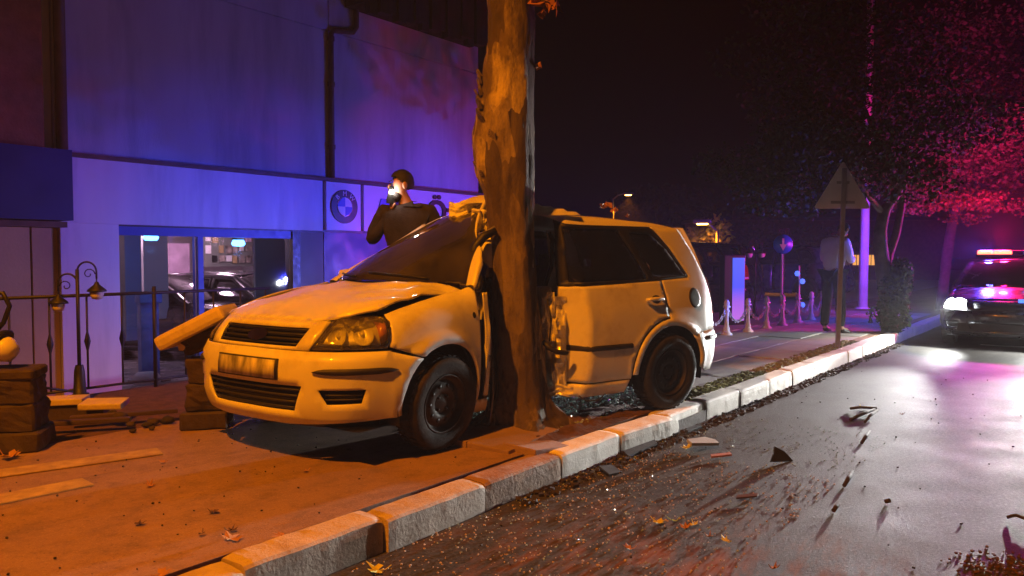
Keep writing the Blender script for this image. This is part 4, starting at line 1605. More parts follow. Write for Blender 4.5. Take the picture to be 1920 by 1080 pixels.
def crumple_sheet(name, x0, x1, y0, y1, dep, mat, seed, amp=.05, nx=14, ny=22, taper=0.0):
    mb = MB()
    vs, fs = [], []
    for i in range(nx + 1):
        for j in range(ny + 1):
            f, g = i / nx, j / ny
            px = x0 + (x1 - x0) * f + 5 * noise.noise(Vector((g * 4, seed, 0))) * (1 - abs(2 * f - 1)) + taper * (g - .5) * (f - .5)
            py = y0 + (y1 - y0) * g + 6 * noise.noise(Vector((f * 3, seed + 4, 0)))
            d = dep(f, g) if callable(dep) else dep
            n1 = noise.noise(Vector((f * 3.2 + seed, g * 4.5, 0)))
            n2 = 1 - abs(noise.noise(Vector((f * 6 + seed, g * 9, 5)))) * 2
            vs.append(cw(px, py, d + amp * n1 + amp * .5 * n2))
    for i in range(nx):
        for j in range(ny):
            a = i * (ny + 1) + j
            fs.append((a, a + 1, a + ny + 2, a + ny + 1))
    mb.add(vs, fs, False)
    o = mb.build(name, mat, car)
    m = o.modifiers.new('solid', 'SOLIDIFY')
    m.thickness = .004
    return o
crumple_sheet('crushed_door_skin', 1012, 1062, 556, 728, lambda f, g: 5.46 + .05 * math.cos(f * 5) - .04 * f, 'white_paint', 3.0, .07)
crumple_sheet('crushed_door_skin', 1016, 1040, 548, 640, lambda f, g: 5.40, 'white_paint', 9.0, .05, 8, 12)
mb = MB().tube([cw(1018, 640, 5.34), cw(1030, 652, 5.32), cw(1044, 660, 5.33), cw(1064, 662, 5.36)], .018, 6)
mb.build('torn_moulding', 'black_plastic', car)
crumple_sheet('crushed_sill', 1020, 1075, 722, 742, lambda f, g: 5.38, 'white_paint', 14.0, .03, 10, 5)
crumple_sheet('torn_headlining', 842, 905, 378, 412, lambda f, g: 5.62 - .1 * f, 'airbag_cloth', 21.0, .05, 14, 10)
crumple_sheet('crushed_pillar_skin', 884, 914, 392, 432, lambda f, g: 5.40, 'white_paint', 26.0, .06, 9, 10)
crumple_sheet('crushed_wing_edge', 862, 900, 528, 580, lambda f, g: 5.02 + .05 * f, 'white_paint', 31.0, .035, 9, 9)
crumple_sheet('torn_door_lining', 892, 922, 520, 690, lambda f, g: 5.2 - .02 * g, 'black_trim', 36.0, .06, 8, 20)
for (pts, r, mt_) in (([(905, 545, 5.08), (914, 600, 5.06), (920, 640, 5.05), (917, 690, 5.05)], .008, 'galvanised'), ([(898, 440, 5.2), (912, 436, 5.18), (928, 426, 5.2)], .012, 'galvanised'), ([(1026, 560, 5.3), (1034, 600, 5.28), (1030, 640, 5.28)], .006, 'black_trim')):
    MB().tube([cw(*p) for p in pts], r, 5).build('torn_trim', mt_, car)

# ================================================================== THE PLANE TREE THE CAR HIT
def trunk_mesh(path, seg=26, rows=70, rough=.035, seed=0.0, burrs=()):
    """path: list of (Vector, radius)"""
    mb = MB()
    vs, fs = [], []
    L = len(path) - 1
    for i in range(rows + 1):
        f = i / rows * L
        j = min(int(f), L - 1)
        t = f - j
        p = path[j][0].lerp(path[j + 1][0], t)
        r = path[j][1] * (1 - t) + path[j + 1][1] * t
        for k in range(seg):
            an = 2 * math.pi * k / seg
            d = Vector((math.cos(an), math.sin(an), 0))
            q = Vector((d.x * 1.7, d.y * 1.7, p.z * 1.1 + seed))
            rr = r * (1 + rough * 2.2 * noise.noise(q) + rough * noise.noise(q * 4.1) + rough * .9 * (abs(noise.noise(q * Vector((3.3, 3.3, 2.0)) if False else Vector((q.x * 4.5, q.y * 4.5, q.z * 2.2)))) - .25) + rough * .5 * noise.noise(q * 11))
            for (bz, ba, ba_w, bz_w, am) in burrs:
                da = math.atan2(math.sin(an - ba), math.cos(an - ba))
                g = math.exp(-(da / ba_w) ** 2 - ((p.z - bz) / bz_w) ** 2)
                rr += am * g * (1 + .7 * noise.noise(q * 6))
            vs.append(p + d * rr)
    for i in range(rows):
        for k in range(seg):
            a, b = i * seg + k, i * seg + (k + 1) % seg
            fs.append((a, b, b + seg, a + seg))
    return mb.add(vs, fs, True)

def leaf_cloud(mb, c, r, n, size, rng, shell=.35):
    for _ in range(n):
        while True:
            d = Vector((rng.uniform(-1, 1), rng.uniform(-1, 1), rng.uniform(-1, 1)))
            if shell < d.length < 1:
                break
        p = Vector(c) + Vector((d.x * r[0], d.y * r[1], d.z * r[2]))
        u = Vector((rng.uniform(-1, 1), rng.uniform(-1, 1), rng.uniform(-1, .3))).normalized()
        v = u.orthogonal().normalized()
        v = Matrix.Rotation(rng.uniform(0, 6.28), 3, u) @ v
        nn = u.cross(v)
        s = size * rng.uniform(.6, 1.4)
        a, b = p - u * s * .5, p + u * s * .5
        m1, m2 = p + v * s * .38 + nn * s * .12, p - v * s * .38 + nn * s * .12
        mb.add([a, m1, b, m2], [(0, 1, 2), (0, 2, 3)])

T0 = Vector((TREE.x, TREE.y, 0))
px_path = [(972, 815, .23), (973, 780, .205), (974, 740, .185), (974, 700, .18), (968, 630, .172), (963, 560, .162), (958, 480, .166), (956, 420, .165), (952, 330, .172), (948, 270, .180), (949, 200, .178), (955, 130, .165), (957, 60, .160), (956, 0, .160), (954, -90, .155)]
path = []
for (px, py, r) in px_path:
    p = at_y(px, py, TREE.y)
    path.append((Vector((p.x - TREE.x, 0, p.z - .15)), r))
path[0] = (Vector((0, 0, -.02)), .30)
p = path[-1][0]
path += [(p + Vector((-.02, .02, .5)), .15), (p + Vector((-.02, .05, 1.1)), .14)]
tree = thing('plane_tree', 'mottled plane tree trunk that the white car is wrapped around', 'tree', (TREE.x, TREE.y, .15))
burrs = [(path[9][0].z, math.pi * 1.02, .8, .22, .05), (path[8][0].z, math.pi * 1.15, .5, .12, .03), (path[11][0].z, math.pi * 1.05, .5, .10, .02),
         (0.0, -1.2, .35, .16, .13), (0.0, -2.4, .3, .15, .11), (0.0, 2.6, .5, .12, .08), (0.0, -.1, .35, .15, .13), (path[6][0].z, -.9, .35, .10, .018), (path[10][0].z, -1.9, .4, .08, .02)]
trunk_mesh(path, 72, 260, .066, 2.0, burrs).build('trunk', 'bark', tree)
# loose bark scales on the burr and along the trunk
rb_ = random.Random(21)
for k in range(26):
    f = rb_.random()
    j = rb_.randrange(6, 13)
    P, r = path[j][0].lerp(path[j + 1][0], f), path[j][1]
    if k < 26:
        an = rb_.gauss(math.pi * 1.05, .45)
        P = path[8][0].lerp(path[11][0], rb_.random())
        r += .035
    else:
        an = rb_.uniform(-math.pi, 0)
    d = Vector((math.cos(an), math.sin(an), 0))
    t_ = Vector((-d.y, d.x, 0))
    s = rb_.uniform(.018, .045)
    c = P + d * (r * 1.01)
    tilt = rb_.uniform(.1, .6)
    mb = MB()
    up = Vector((0, 0, 1)) * math.cos(tilt) + d * math.sin(tilt)
    mb.prism([(-s * .6, -s), (s * .5, -s * .8), (s * .7, s * .5), (0, s * 1.3), (-s * .6, s * .6)], lambda u, v, h: c + t_ * u + up * v + d * h, -.01, .006)
    mb.build('bark_flake', 'bark', tree)
top = path[-1][0]
rt = random.Random(4)
crown = MB()
for k in range(7):
    an = k * .9 + .3
    d = Vector((math.cos(an), math.sin(an), 0))
    p1 = top + d * .6 + Vector((0, 0, .5))
    p2 = top + d * 1.5 + Vector((0, 0, 1.2 + rt.random() * .6))
    mb = MB().tube([top - Vector((0, 0, .2)), p1, p2, p2 + d * .5 + Vector((0, 0, .5))], [.10, .075, .045, .015], 8)
    mb.build('branch', 'bark', tree)
    leaf_cloud(crown, p2 + d * .2 + Vector((0, 0, .3)), (.9, .9, .65), 260, .16, rt, 0)
crown.build('crown', 'leaf_mid', tree, fix=False)
# small tuft of dead leaves hanging at the top right of the trunk
mb = MB()
for (px, py) in ((1008, 4), (1022, 14), (1035, 8), (1015, 22), (1045, 15), (1002, -10), (1028, -8)):
    c = at_y(px, py, TREE.y - .1) - Vector(tree.location)
    leaf_cloud(mb, c, (.02, .02, .02), 2, .11, rt, 0)
mb.build('dead_leaf_tuft', 'leaf_red', tree, fix=False)
mb = MB().tube([at_y(994, 10, TREE.y) - Vector(tree.location), at_y(1012, 0, TREE.y - .1) - Vector(tree.location), at_y(1030, 5, TREE.y - .1) - Vector(tree.location)], .006, 5)
mb.build('twig', 'twig', tree)
mb = MB()
leaf_cloud(mb, at_y(1009, 126, TREE.y) - Vector(tree.location), (.012, .012, .012), 3, .05, rt, 0)
mb.tube([at_y(993, 128, TREE.y) - Vector(tree.location), at_y(1009, 126, TREE.y) - Vector(tree.location)], .004, 5)
mb.build('bud', 'leaf_dry', tree, fix=False)

# ================================================================== STREET LAMPS (sodium)
def street_lamp(label, base, height, reach, ang, power, target=None, spot=100, group='sodium street lamps', blend=.5):
    t = thing('street_lamp', label, 'street lamp', base, 0, group)
    d = Vector((math.cos(ang), math.sin(ang), 0))
    MB().lathe([(.16, 0), (.16, .03), (.11, .06), (.10, .6), (.085, .62)], 12).build('base', 'galvanised', t)
    MB().tube([(0, 0, .6), (0, 0, height * .6), (0, 0, height)], [.08, .065, .05], 10).build('pole', 'galvanised', t)
    MB().tube([Vector((0, 0, height - .05)), Vector((0, 0, height + .2)) + d * .3, Vector((0, 0, height + .3)) + d * reach], [.045, .04, .03], 8).build('arm', 'galvanised', t)
    hc = Vector((0, 0, height + .28)) + d * (reach + .2)
    hd = MB().box(hc, (.62, .26, .14), rz=ang, bev=.05).build('lamp_head', 'galvanised', t)
    MB().box(hc - Vector((0, 0, .085)), (.36, .2, .04), rz=ang, bev=.015).build('lamp_glass', 'lamp_sodium', hd)
    wl_ = Vector(base) + hc - Vector((0, 0, .16))
    lamp('street_lamp_light', 'SPOT', wl_, power, SODIUM_COL, t, .10, target or (wl_ - Vector((0, 0, 5))), spot, blend)
    return t
street_lamp('tall sodium street lamp standing behind the camera on the near pavement', (-4.5, -0.5, .15), 6.9, 1.5, R(43), SODIUM_W, (-1.0, 4.2, .6), 72, blend=.5)
p = at_y(1178, 362, 46)
street_lamp('far sodium street lamp glowing small above the car roof', (p.x - .9, p.y, .1), p.z - .22 - .2, .7, 0, 1500)
p = at_y(1345, 470, 26)
street_lamp('added low sodium lamp lighting the far yellow tree beyond the car', (p.x, p.y, .1), 2.1, .3, R(160), 300, spot=150)  # unseen lamp added low by the foliage to light the yellow tree

# ================================================================== LEFT: PIERS, LANTERN, RAILING, LOW WALL
def pier(label, base, courses, rz=0.3):
    t = thing('stone_pier', label, 'pier', base, rz, 'stone piers of the forecourt')
    z = 0.0
    rr = random.Random(int(abs(base[0]) * 100))
    for (w, h) in courses:
        bm = bmesh.new()
        bmesh.ops.create_cube(bm, size=1.0)
        for v in bm.verts:
            v.co = Vector((v.co.x * w, v.co.y * w, v.co.z * h))
        bmesh.ops.bevel(bm, geom=list(bm.edges), offset=.012, segments=1, affect='EDGES')
        bmesh.ops.subdivide_edges(bm, edges=[e for e in bm.edges if e.calc_length() > .1], cuts=4, use_grid_fill=True)
        sd = rr.uniform(0, 50)
        for v in bm.verts:
            q = v.co * 12 + Vector((sd, z * 9, 0))
            v.co += v.co.normalized() * (.016 * noise.noise(q) + .010 * noise.noise(q * 2.3))
        a = rr.uniform(-.05, .05)
        vs = [Matrix.Rotation(a, 3, 'Z') @ v.co + Vector((rr.uniform(-.003, .003), 0, z + h / 2)) for v in bm.verts]
        bm.verts.index_update()
        fs = [[v.index for v in f.verts] for f in bm.faces]
        bm.free()
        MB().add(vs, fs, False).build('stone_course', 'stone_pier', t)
        z += h - .002
    return t, z
p1 = on_z(28, 838)
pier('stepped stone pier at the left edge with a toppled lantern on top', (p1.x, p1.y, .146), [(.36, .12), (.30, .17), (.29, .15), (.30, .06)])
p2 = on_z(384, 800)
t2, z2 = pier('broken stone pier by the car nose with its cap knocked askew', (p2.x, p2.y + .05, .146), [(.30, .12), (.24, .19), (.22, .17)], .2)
# the cap, tipped towards the left
cl = at_y(372, 612, p2.y + .02)
mb = MB().box((0, 0, 0), (.50, .34, .10), rot=Matrix.Rotation(R(-27), 3, 'Y'), bev=.03)
cap = thing('pier_cap', 'pale stone cap lying tilted on the broken pier by the car', 'stone cap', cl)
mb.build('slab', 'stone_cap', cap)
MB().box((.04, .02, -.10), (.26, .22, .12), rot=Matrix.Rotation(R(-20), 3, 'Y'), bev=.03).build('broken_mortar', 'stone_pier', cap)
MB().box((-.06, -.05, -.13), (.10, .08, .05), rot=Matrix.Rotation(R(-10), 3, 'Y'), bev=.02).build('stone_chip', 'stone_cap', cap)

def lantern_head(parent, c, s=1.0, glass='lantern_glass', rot=None, light=None):
    m = rot or Matrix.Identity(3)
    def pt(x, y, z):
        return Vector(c) + m @ (Vector((x, y, z)) * s)
    mb = MB()
    mb.lathe([(.0, .16), (.02, .15), (.03, .12), (.10, .06), (.115, .035), (.105, .03), (.0, .03)], 16, c, mat=m * s)
    h = mb.build('lantern_hood', 'iron', parent)
    MB().lathe([(.0, .03), (.08, .03), (.078, -.01), (.055, -.06), (.0, -.07)], 14, c, mat=m * s).build('lantern_globe', glass, h)
    MB().tube([pt(0, 0, .15), pt(0, 0, .2)], .008 * s, 6).build('finial', 'iron', h)
    return h
def twin_lantern(label, base, H, span, ang, glass='lantern_glass', s=1.0, group='garden lantern posts', low=.0):
    t = thing('garden_lamp', label, 'garden lamp', base, 0, group)
    d = Vector((math.cos(ang), math.sin(ang), 0))
    MB().lathe([(.10, 0), (.10, .03), (.05, .06), (.04, .25), (.03, .3)], 12).build('base', 'iron', t)
    MB().tube([(0, 0, .28), (0, 0, H)], .022 * s, 8).build('post', 'iron', t)
    for sg, hh in ((-1, -low), (1, 0)):
        pts = [Vector((0, 0, H - .25 * s + hh))]
        for k in range(13):
            a = math.pi * (1 - k / 12)
            pts.append(d * sg * (span * .5 + span * .5 * math.cos(a)) + Vector((0, 0, H - .02 + hh + span * .55 * math.sin(a))))
        pts.append(pts[-1] - Vector((0, 0, .06)))
        arm = MB().tube(pts, .012 * s, 6).build('arm', 'iron', t)
        # scroll
        sp = [pts[-2] + Vector((0, 0, -.02)) + d * sg * (-.06 + .05 * math.cos(k * .6) * (1 - k / 14)) + Vector((0, 0, .05 * math.sin(k * .6) * (1 - k / 14))) for k in range(12)]
        MB().tube(sp, .007 * s, 5).build('scroll', 'iron', arm)
        lantern_head(t, pts[-1] - Vector((0, 0, .19 * s)), s, glass)
    return t
lb = KW(*[(lambda a: a)(0)] * 0, 0, 0) if False else None
pl = at_y(150, 742, 6.5)
twin_lantern('black twin garden lantern in front of the white showroom pillar', (pl.x, pl.y, .10), at_y(150, 505, 6.5).z - .10, .15, R(10), s=.68, low=.10)
# toppled lantern on the first pier
t = thing('toppled_lantern', 'toppled lantern with a pale globe on the pier at the left edge', 'lantern')
c = at_y(8, 655, p1.y - .05)
t.location = c
lantern_head(t, (0, 0, 0), 1.0, rot=Matrix.Rotation(R(-60), 3, 'Y'))
MB().tube([(-.16, 0, -.08), (-.1, .02, .06), (-.02, .03, .16), (.02, .03, .26), (-.02, .03, .34), (-.08, .03, .33)], .014, 6).build('arm', 'iron', t)

# wrought iron railing on the verge edge
ra0, ra1, rw_ = -1.6, 1.15, 4.5
rail_loc = KW(ra0, rw_, .10)
rail = thing('iron_railing', 'low wrought iron railing with knuckled bars before the showroom', 'railing', rail_loc)
def rl(a, z, w=rw_):
    return KW(a, w, z) - rail_loc
RH = .98
MB().tube([rl(ra0, RH), rl(ra1, RH)], .016, 6).build('top_rail', 'iron', rail)
MB().tube([rl(ra0, .17), rl(ra1, .17)], .012, 6).build('bottom_rail', 'iron', rail)
a = ra0
k = 0
while a <= ra1 + .01:
    mb = MB()
    if k % 5 == 0:
        mb.tube([rl(a, .10), rl(a, RH + .06)], .018, 6)
    else:
        mb.tube([rl(a, .17), rl(a, .5), rl(a, .55), rl(a, .58), rl(a, .61), rl(a, .66), rl(a, RH)], [.009, .009, .02, .026, .02, .009, .009], 6)
    mb.build('baluster', 'iron', rail)
    a += .30
    k += 1
MB().tube([rl(ra0 + .1, .35), rl(ra0 + .9, .12)], .012, 6).build('brace', 'iron', rail)

# low wall with coping stones, and a slipped one
w_loc = at_y(90, 760, 5.7)
lw = thing('low_wall', 'low garden wall with pale coping behind the left stone pier', 'wall', (w_loc.x, w_loc.y, .10))
ang = .22
def lwp(u, v, z):
    return Vector((u * math.cos(ang) - v * math.sin(ang), u * math.sin(ang) + v * math.cos(ang), z))
MB().box(lwp(-.25, 0, .05), (1.3, .16, .14), rz=ang, bev=.01).build('wall_core', 'stone_pier', lw)
for k, (u, L, z, tl) in enumerate(((-.75, .38, .145, 0), (-.36, .36, .145, .01), (.06, .40, .145, -.01))):
    MB().box(lwp(u, 0, z), (L, .20, .045), rot=Matrix.Rotation(ang, 3, 'Z') @ Matrix.Rotation(tl, 3, 'Y'), bev=.008).build('coping_stone', 'stone_cap', lw)
tag(MB().box((0, 0, 0), (.30, .18, .045), rot=Matrix.Rotation(.12, 3, 'Z') @ Matrix.Rotation(.10, 3, 'X'), bev=.01).build('loose_coping', 'stone_cap'), 'loose coping stone lying right of the low garden wall', 'coping stone').location = at_y(195, 757, 5.65)
for (px, py, L, rz, lab) in ((110, 800, .9, .30, 'dark splintered plank lying in front of the low garden wall'), (235, 783, .7, .42, 'dark plank fallen beside the iron railing foot')):
    q = on_z(px, py, .15)
    o = MB().box((0, 0, 0), (L, .07, .03), rz=rz, bev=.006).build('fallen_plank', 'wood_plank')
    o.location = (q.x, q.y, .175)
    tag(o, lab, 'plank')
# rubble by the broken pier
rr = random.Random(8)
for k in range(9):
    px, py = rr.uniform(200, 420), rr.uniform(778, 812)
    q = on_z(px, py, .15)
    s = rr.uniform(.02, .055)
    mb = blob((0, 0, s * .5), (s, s * .8, s * .55), k * 3.1, 7, 5, .5)
    o = mb.build('rubble_chunk', rr.choice(['stone_pier', 'stone_pier', 'litter']))
    o.location = (q.x, q.y, .15)
    tag(o, 'small chunk of rubble scattered at the foot of the broken pier', 'rubble', 'rubble by the broken pier')

# ================================================================== RIGHT: SIGNS, BOLLARDS, TOTEM, LAMPS, PLANTS
q = on_z(1571, 653, .15)
t = thing('warning_sign', 'triangular road sign seen from behind on a grey post by the kerb', 'road sign', q)
zt = at_y(1585, 300, q.y).z - .15
zb = at_y(1585, 391, q.y).z - .15
lean = Vector((.04, 0, 0))
MB().box((lean.x * .5, 0, (zt + .0) / 2 - .05), (.055, .035, zt - .1), rot=Matrix.Rotation(.022, 3, 'Y'), bev=.006).build('post', 'galvanised', t)
def tri(mb, s, y0, y1, rc=.05):
    hw, h = s, zt - zb
    cs = [(-hw, zb), (hw, zb), (0, zt)]
    poly = []
    for i in range(3):
        A, B, C_ = Vector(cs[i - 1]), Vector(cs[i]), Vector(cs[(i + 1) % 3])
        d1, d2 = (A - B).normalized(), (C_ - B).normalized()
        P, Q = B + d1 * rc, B + d2 * rc
        for k in range(5):
            f = k / 4
            poly.append(tuple((P * (1 - f) ** 2 + B * 2 * f * (1 - f) + Q * f * f)))
    mb.prism(poly, lambda u, v, h_: Vector((u + lean.x, h_, v)), y0, y1)
    return mb
pl_ = tri(MB(), .36, -.034, -.030)
pl_ = tri(MB(), .36, .030, .034).build('plate', 'sign_back', t)
tri(MB(), .365, .0345, .037).build('face', 'sign_white', pl_)
for z in (zb + .08, zb + .33):
    MB().box((lean.x, .024, z), (.30 if z < zb + .2 else .16, .012, .035), bev=.003).build('bracket', 'galvanised', pl_)

q = on_z(1465, 611, .13)
t = thing('round_sign', 'round blue road sign on a thin pole behind the chain bollards', 'road sign', q)
zr_ = at_y(1467, 458, q.y).z - .13
MB().tube([(0, 0, 0), (0, .02, zr_ + .1)], .022, 8).build('pole', 'pole_paint', t)
MB().lathe([(0, -.03), (.165, -.03), (.165, -.022), (0, -.022)], 28, (0, 0, zr_), axis='Y').build('disc', 'sign_blue', t)
MB().box((0, -.033, zr_ + .02), (.035, .004, .16)).build('arrow_shaft', 'sign_white', t)
mb = MB().prism([(-.06, .02), (.06, .02), (0, -.09)], lambda u, v, h: Vector((u, h, zr_ - .02 + v)), -.0355, -.0315)
mb.build('arrow_head', 'sign_white', t)

# chain bollards
bases = [(1318, 634), (1362, 628), (1402, 622), (1437, 616), (1467, 610), (1496, 605), (1521, 600), (1541, 596)]
prev = None
names_b = ['hidden partly by the car tail', 'first clear of the car tail', 'second clear of the car tail', 'third clear of the car tail', 'in front of the round blue sign', 'beside the blue globe lamp', 'second last before the white shirted person', 'last before the white shirted person']
prof = [(.085, 0), (.085, .02), (.06, .04), (.045, .08), (.05, .10), (.035, .13), (.028, .25), (.034, .33), (.045, .36), (.03, .39), (.026, .42), (.04, .45), (.042, .48), (.025, .515), (.0, .525)]
bm0 = None
tops = []
for i, (px, py) in enumerate(bases):
    q = on_z(px, py, .15)
    t = thing('chain_bollard', 'white cast chain bollard, ' + names_b[i], 'bollard', q, 0, 'chain bollards along the terrace')
    if bm0 is None:
        bm0 = MB().lathe([(r, z) for r, z in prof], 14).build('shaft', 'bollard_white', t)
        bm1 = MB().lathe([(.012, -.05), (.02, -.05), (.02, .05), (.012, .05)], 8, (0, 0, .42), axis='X').build('chain_ring', 'chain', t)
    else:
        for src in (bm0, bm1):
            c_ = src.copy()
            COL.objects.link(c_)
            c_.parent = t
    tops.append(q + Vector((0, 0, .42)))
for i in range(len(tops) - 1):
    A, B = tops[i], tops[i + 1]
    t = thing('bollard_chain', 'sagging white chain running right from the bollard ' + names_b[i], 'chain', A, 0, 'chains between the bollards')
    n = 16
    pts = [A.lerp(B, k / n) - A - Vector((0, 0, .24 * (1 - (2 * k / n - 1) ** 2))) for k in range(n + 1)]
    lk = None
    for k in range(n):
        p, q2 = pts[k], pts[k + 1]
        d = (q2 - p)
        s = d.normalized().cross(Vector((0, 0, 1))).normalized()
        u = s if k % 2 else s.cross(d.normalized())
        c_ = (p + q2) / 2
        ring = [c_ + d * .62 * math.cos(2 * math.pi * j / 8) + u * .022 * math.sin(2 * math.pi * j / 8) for j in range(9)]
        MB().tube(ring, .008, 5, cap=False).build('link', 'chain', t)

# illuminated advertising totem
q = on_z(1378, 612, .13)
t = thing('screen_totem', 'dark advertising totem with a glowing blue to pink screen', 'totem', q, .35)
hh = at_y(1378, 478, q.y).z - .13
MB().box((-.02, .06, hh / 2), (.42, .14, hh), bev=.015).build('casing', 'frame_black', t)
def make_screen():
    m, nt, b = new_mat('totem_screen')
    co = texco(nt)
    sx = nt.nodes.new('ShaderNodeSeparateXYZ')
    nt.links.new(co, sx.inputs[0])
    f = math_n(nt, 'DIVIDE', math_n(nt, 'ADD', sx.outputs['Z'], 0.0), hh)
    c = ramp(nt, f, [(.05, (.55, .16, .75)), (.35, (.35, .12, .8)), (.55, (.04, .10, 1.0)), (.95, (.03, .14, 1.0))])
    nt.links.new(c, b.inputs['Emission Color'])
    b.inputs['Emission Strength'].default_value = 1.0
    b.inputs['Base Color'].default_value = (.02, .02, .03, 1)
make_screen()
MB().box((.05, -.014, hh * .52), (.24, .006, hh * .88)).build('screen', 'totem_screen', t)
MB().box((-.02, .06, -.01), (.5, .25, .04), bev=.01).build('foot', 'frame_black', t)

# garden lamps on the terrace
g1 = at_y(1415, 612, 14.8)
twin_lantern('twin garden lantern with pale globes behind the glowing totem', (g1.x, g1.y, .13), at_y(1415, 455, 14.8).z - .13, .12, 0.0, s=.8)
g2 = at_y(1468, 608, 15.6)
twin_lantern('twin garden lantern just above the round blue sign', (g2.x, g2.y, .13), at_y(1468, 432, 15.6).z - .13, .11, 0.0, s=.8)
q = on_z(1497, 603, .13)
t = thing('globe_lamp', 'slim white post with small blue globe lights beside the bollards', 'garden lamp', q)
H = at_y(1497, 498, q.y).z - .13
MB().tube([(0, 0, 0), (0, 0, H)], [.03, .015], 8).build('post', 'bollard_white', t)
for (dx, z) in ((.055, H * .72), (-.04, H * .86), (.06, H * .30)):
    MB().lathe([(0, .05), (.03, .042), (.05, 0), (.03, -.042), (0, -.05)], 12, (dx, -.02, z)).build('globe', emit_mat('globe_blue', (.08, .16, 1.0), 1.6) if 'globe_blue' not in MATS else 'globe_blue', t)
    MB().tube([(0, 0, z), (dx, -.02, z)], .008, 5).build('bracket', 'bollard_white', t)

# tall pale pole
q = on_z(1617, 580, .13)
t = thing('utility_pole', 'tall pale pole lit blue behind the warning sign', 'pole', q)
MB().tube([(0, 0, 0), (.03, 0, 3), (.07, 0, 7.5)], [.105, .09, .07], 12).build('shaft', 'pole_paint', t)
MB().lathe([(.16, 0), (.16, .04), (.12, .06)], 12).build('collar', 'pole_paint', t)
MB().box((.07, 0, 7.2), (1.2, .08, .08), bev=.01).build('cross_arm', 'pole_paint', t)

def street_tree(label, base, limbs, crowns, leafmat, n, size, seed, extra=None):
    t = thing('street_tree', label, 'tree', base)
    rng = random.Random(seed)
    for k, (pts, r0, r1) in enumerate(limbs):
        m = len(pts) - 1
        pth = [(Vector(p), r0 + (r1 - r0) * i / m) for i, p in enumerate(pts)]
        if k == 0:
            trunk_mesh(pth, 14, 34, .06, seed).build('trunk', 'bark_dark', t)
        else:
            MB().tube([p for p, _ in pth], [r for _, r in pth], 8).build('branch', 'bark_dark', t)
    for k, (c, r, nn, sz, mt_) in enumerate(crowns):
        mb = MB()
        for j in range(10):
            d = Vector((rng.gauss(0, .5), rng.gauss(0, .5), rng.gauss(0, .45)))
            if d.length > 1:
                d.normalize()
            cc = Vector(c) + Vector((d.x * r[0], d.y * r[1], d.z * r[2]))
            leaf_cloud(mb, cc, (r[0] * .5, r[1] * .5, r[2] * .42), nn // 10, sz, rng, .1)
        mb.build('crown', mt_, t, fix=False)
    return t
q = on_z(1668, 622, .15)
def off(px, py, dy=0.0, base=q):
    return at_y(px, py, base.y + dy) - Vector(base)
T1 = street_tree('leaning street tree with a dark shrub at its foot by the kerb', q,
    [([(0, 0, -.05), off(1664, 560), off(1656, 510), off(1650, 460), off(1650, 430), off(1658, 395), off(1680, 365), off(1700, 300)], .13, .07),
     ([off(1656, 520), off(1666, 480, .2), off(1680, 440, .3), off(1690, 390, .4), off(1700, 250, .5)], .08, .05),
     ([off(1655, 400), off(1600, 330, -.3), off(1530, 270, -.6), off(1480, 240, -.8)], .05, .02),
     ([off(1680, 350), off(1640, 250, .4), off(1600, 150, .6)], .05, .02)],
    [(off(1560, 250, -.4), (1.7, 1.3, 1.0), 5200, .075, 'leaf_dark'), (off(1440, 290, -.2), (1.0, 1.0, .75), 2600, .07, 'leaf_dark'), (off(1650, 180, .3), (1.6, 1.4, 1.1), 4600, .075, 'leaf_dark'),
     (off(1560, 90, .4), (1.8, 1.5, 1.0), 3600, .08, 'leaf_dark')], 'leaf_dark', 4000, .1, 31)
q2 = KW(15.05, .35, .15)
def off2(px, py, dy=0.0):
    return at_y(px, py, q2.y + dy) - Vector(q2)
T2 = street_tree('slender street tree with blue lit trunk near the headlight', q2,
    [([(0, 0, -.05), off2(1768, 540), off2(1774, 490), off2(1782, 440), off2(1792, 390), off2(1796, 330), off2(1790, 260)], .12, .07),
     ([off2(1794, 380), off2(1840, 320, .2), off2(1890, 270, .3)], .05, .02),
     ([off2(1794, 360), off2(1750, 300, -.2), off2(1720, 250, -.3)], .05, .02)],
    [(off2(1850, 300, -.2), (1.8, 1.5, 1.0), 6000, .085, 'leaf_mid'), (off2(1740, 300, -.5), (1.3, 1.2, .8), 3400, .085, 'leaf_mid'), (off2(1880, 160, .2), (2.2, 1.8, 1.4), 5600, .095, 'leaf_dark'),
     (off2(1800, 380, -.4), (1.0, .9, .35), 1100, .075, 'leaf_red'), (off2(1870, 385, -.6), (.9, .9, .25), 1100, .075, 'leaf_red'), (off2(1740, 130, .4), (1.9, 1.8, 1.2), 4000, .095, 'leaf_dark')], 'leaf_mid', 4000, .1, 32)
# shrub and fresh shoots at the foot of the first tree
def shrub(label, base, blobs, mat, n, size, seed, stems=True):
    t = thing('shrub', label, 'shrub', base)
    rng = random.Random(seed)
    mb = MB()
    for (c, r) in blobs:
        leaf_cloud(mb, c, r, n // len(blobs), size, rng, .2)
    mb.build('foliage', mat, t, fix=False)
    for k in range(4):
        e = Vector(blobs[k % len(blobs)][0])
        MB().tube([(rng.uniform(-.04, .04), rng.uniform(-.04, .04), 0), e * .5 + Vector((0, 0, .02)), e], [.012, .009, .004], 5).build('stem', 'twig', t)
    return t
shrub('dark bushy shrub around the foot of the leaning street tree', (q.x, q.y - .1, .15), [(Vector((0, 0, .3)), (.26, .24, .34)), (Vector((.02, 0, .65)), (.24, .2, .34)), (Vector((.1, 0, .85)), (.2, .18, .3))], 'leaf_dark', 1500, .075, 5)
s1 = on_z(1693, 613, .15)
shrub('bright green leafy shoot beside the kerb under the tree', (s1.x, s1.y - .1, .15), [(Vector((0, 0, .12)), (.09, .08, .12)), (Vector((-.03, 0, .26)), (.06, .06, .10))], 'leaf_fresh', 130, .06, 6)
s2 = on_z(1632, 606, .15)
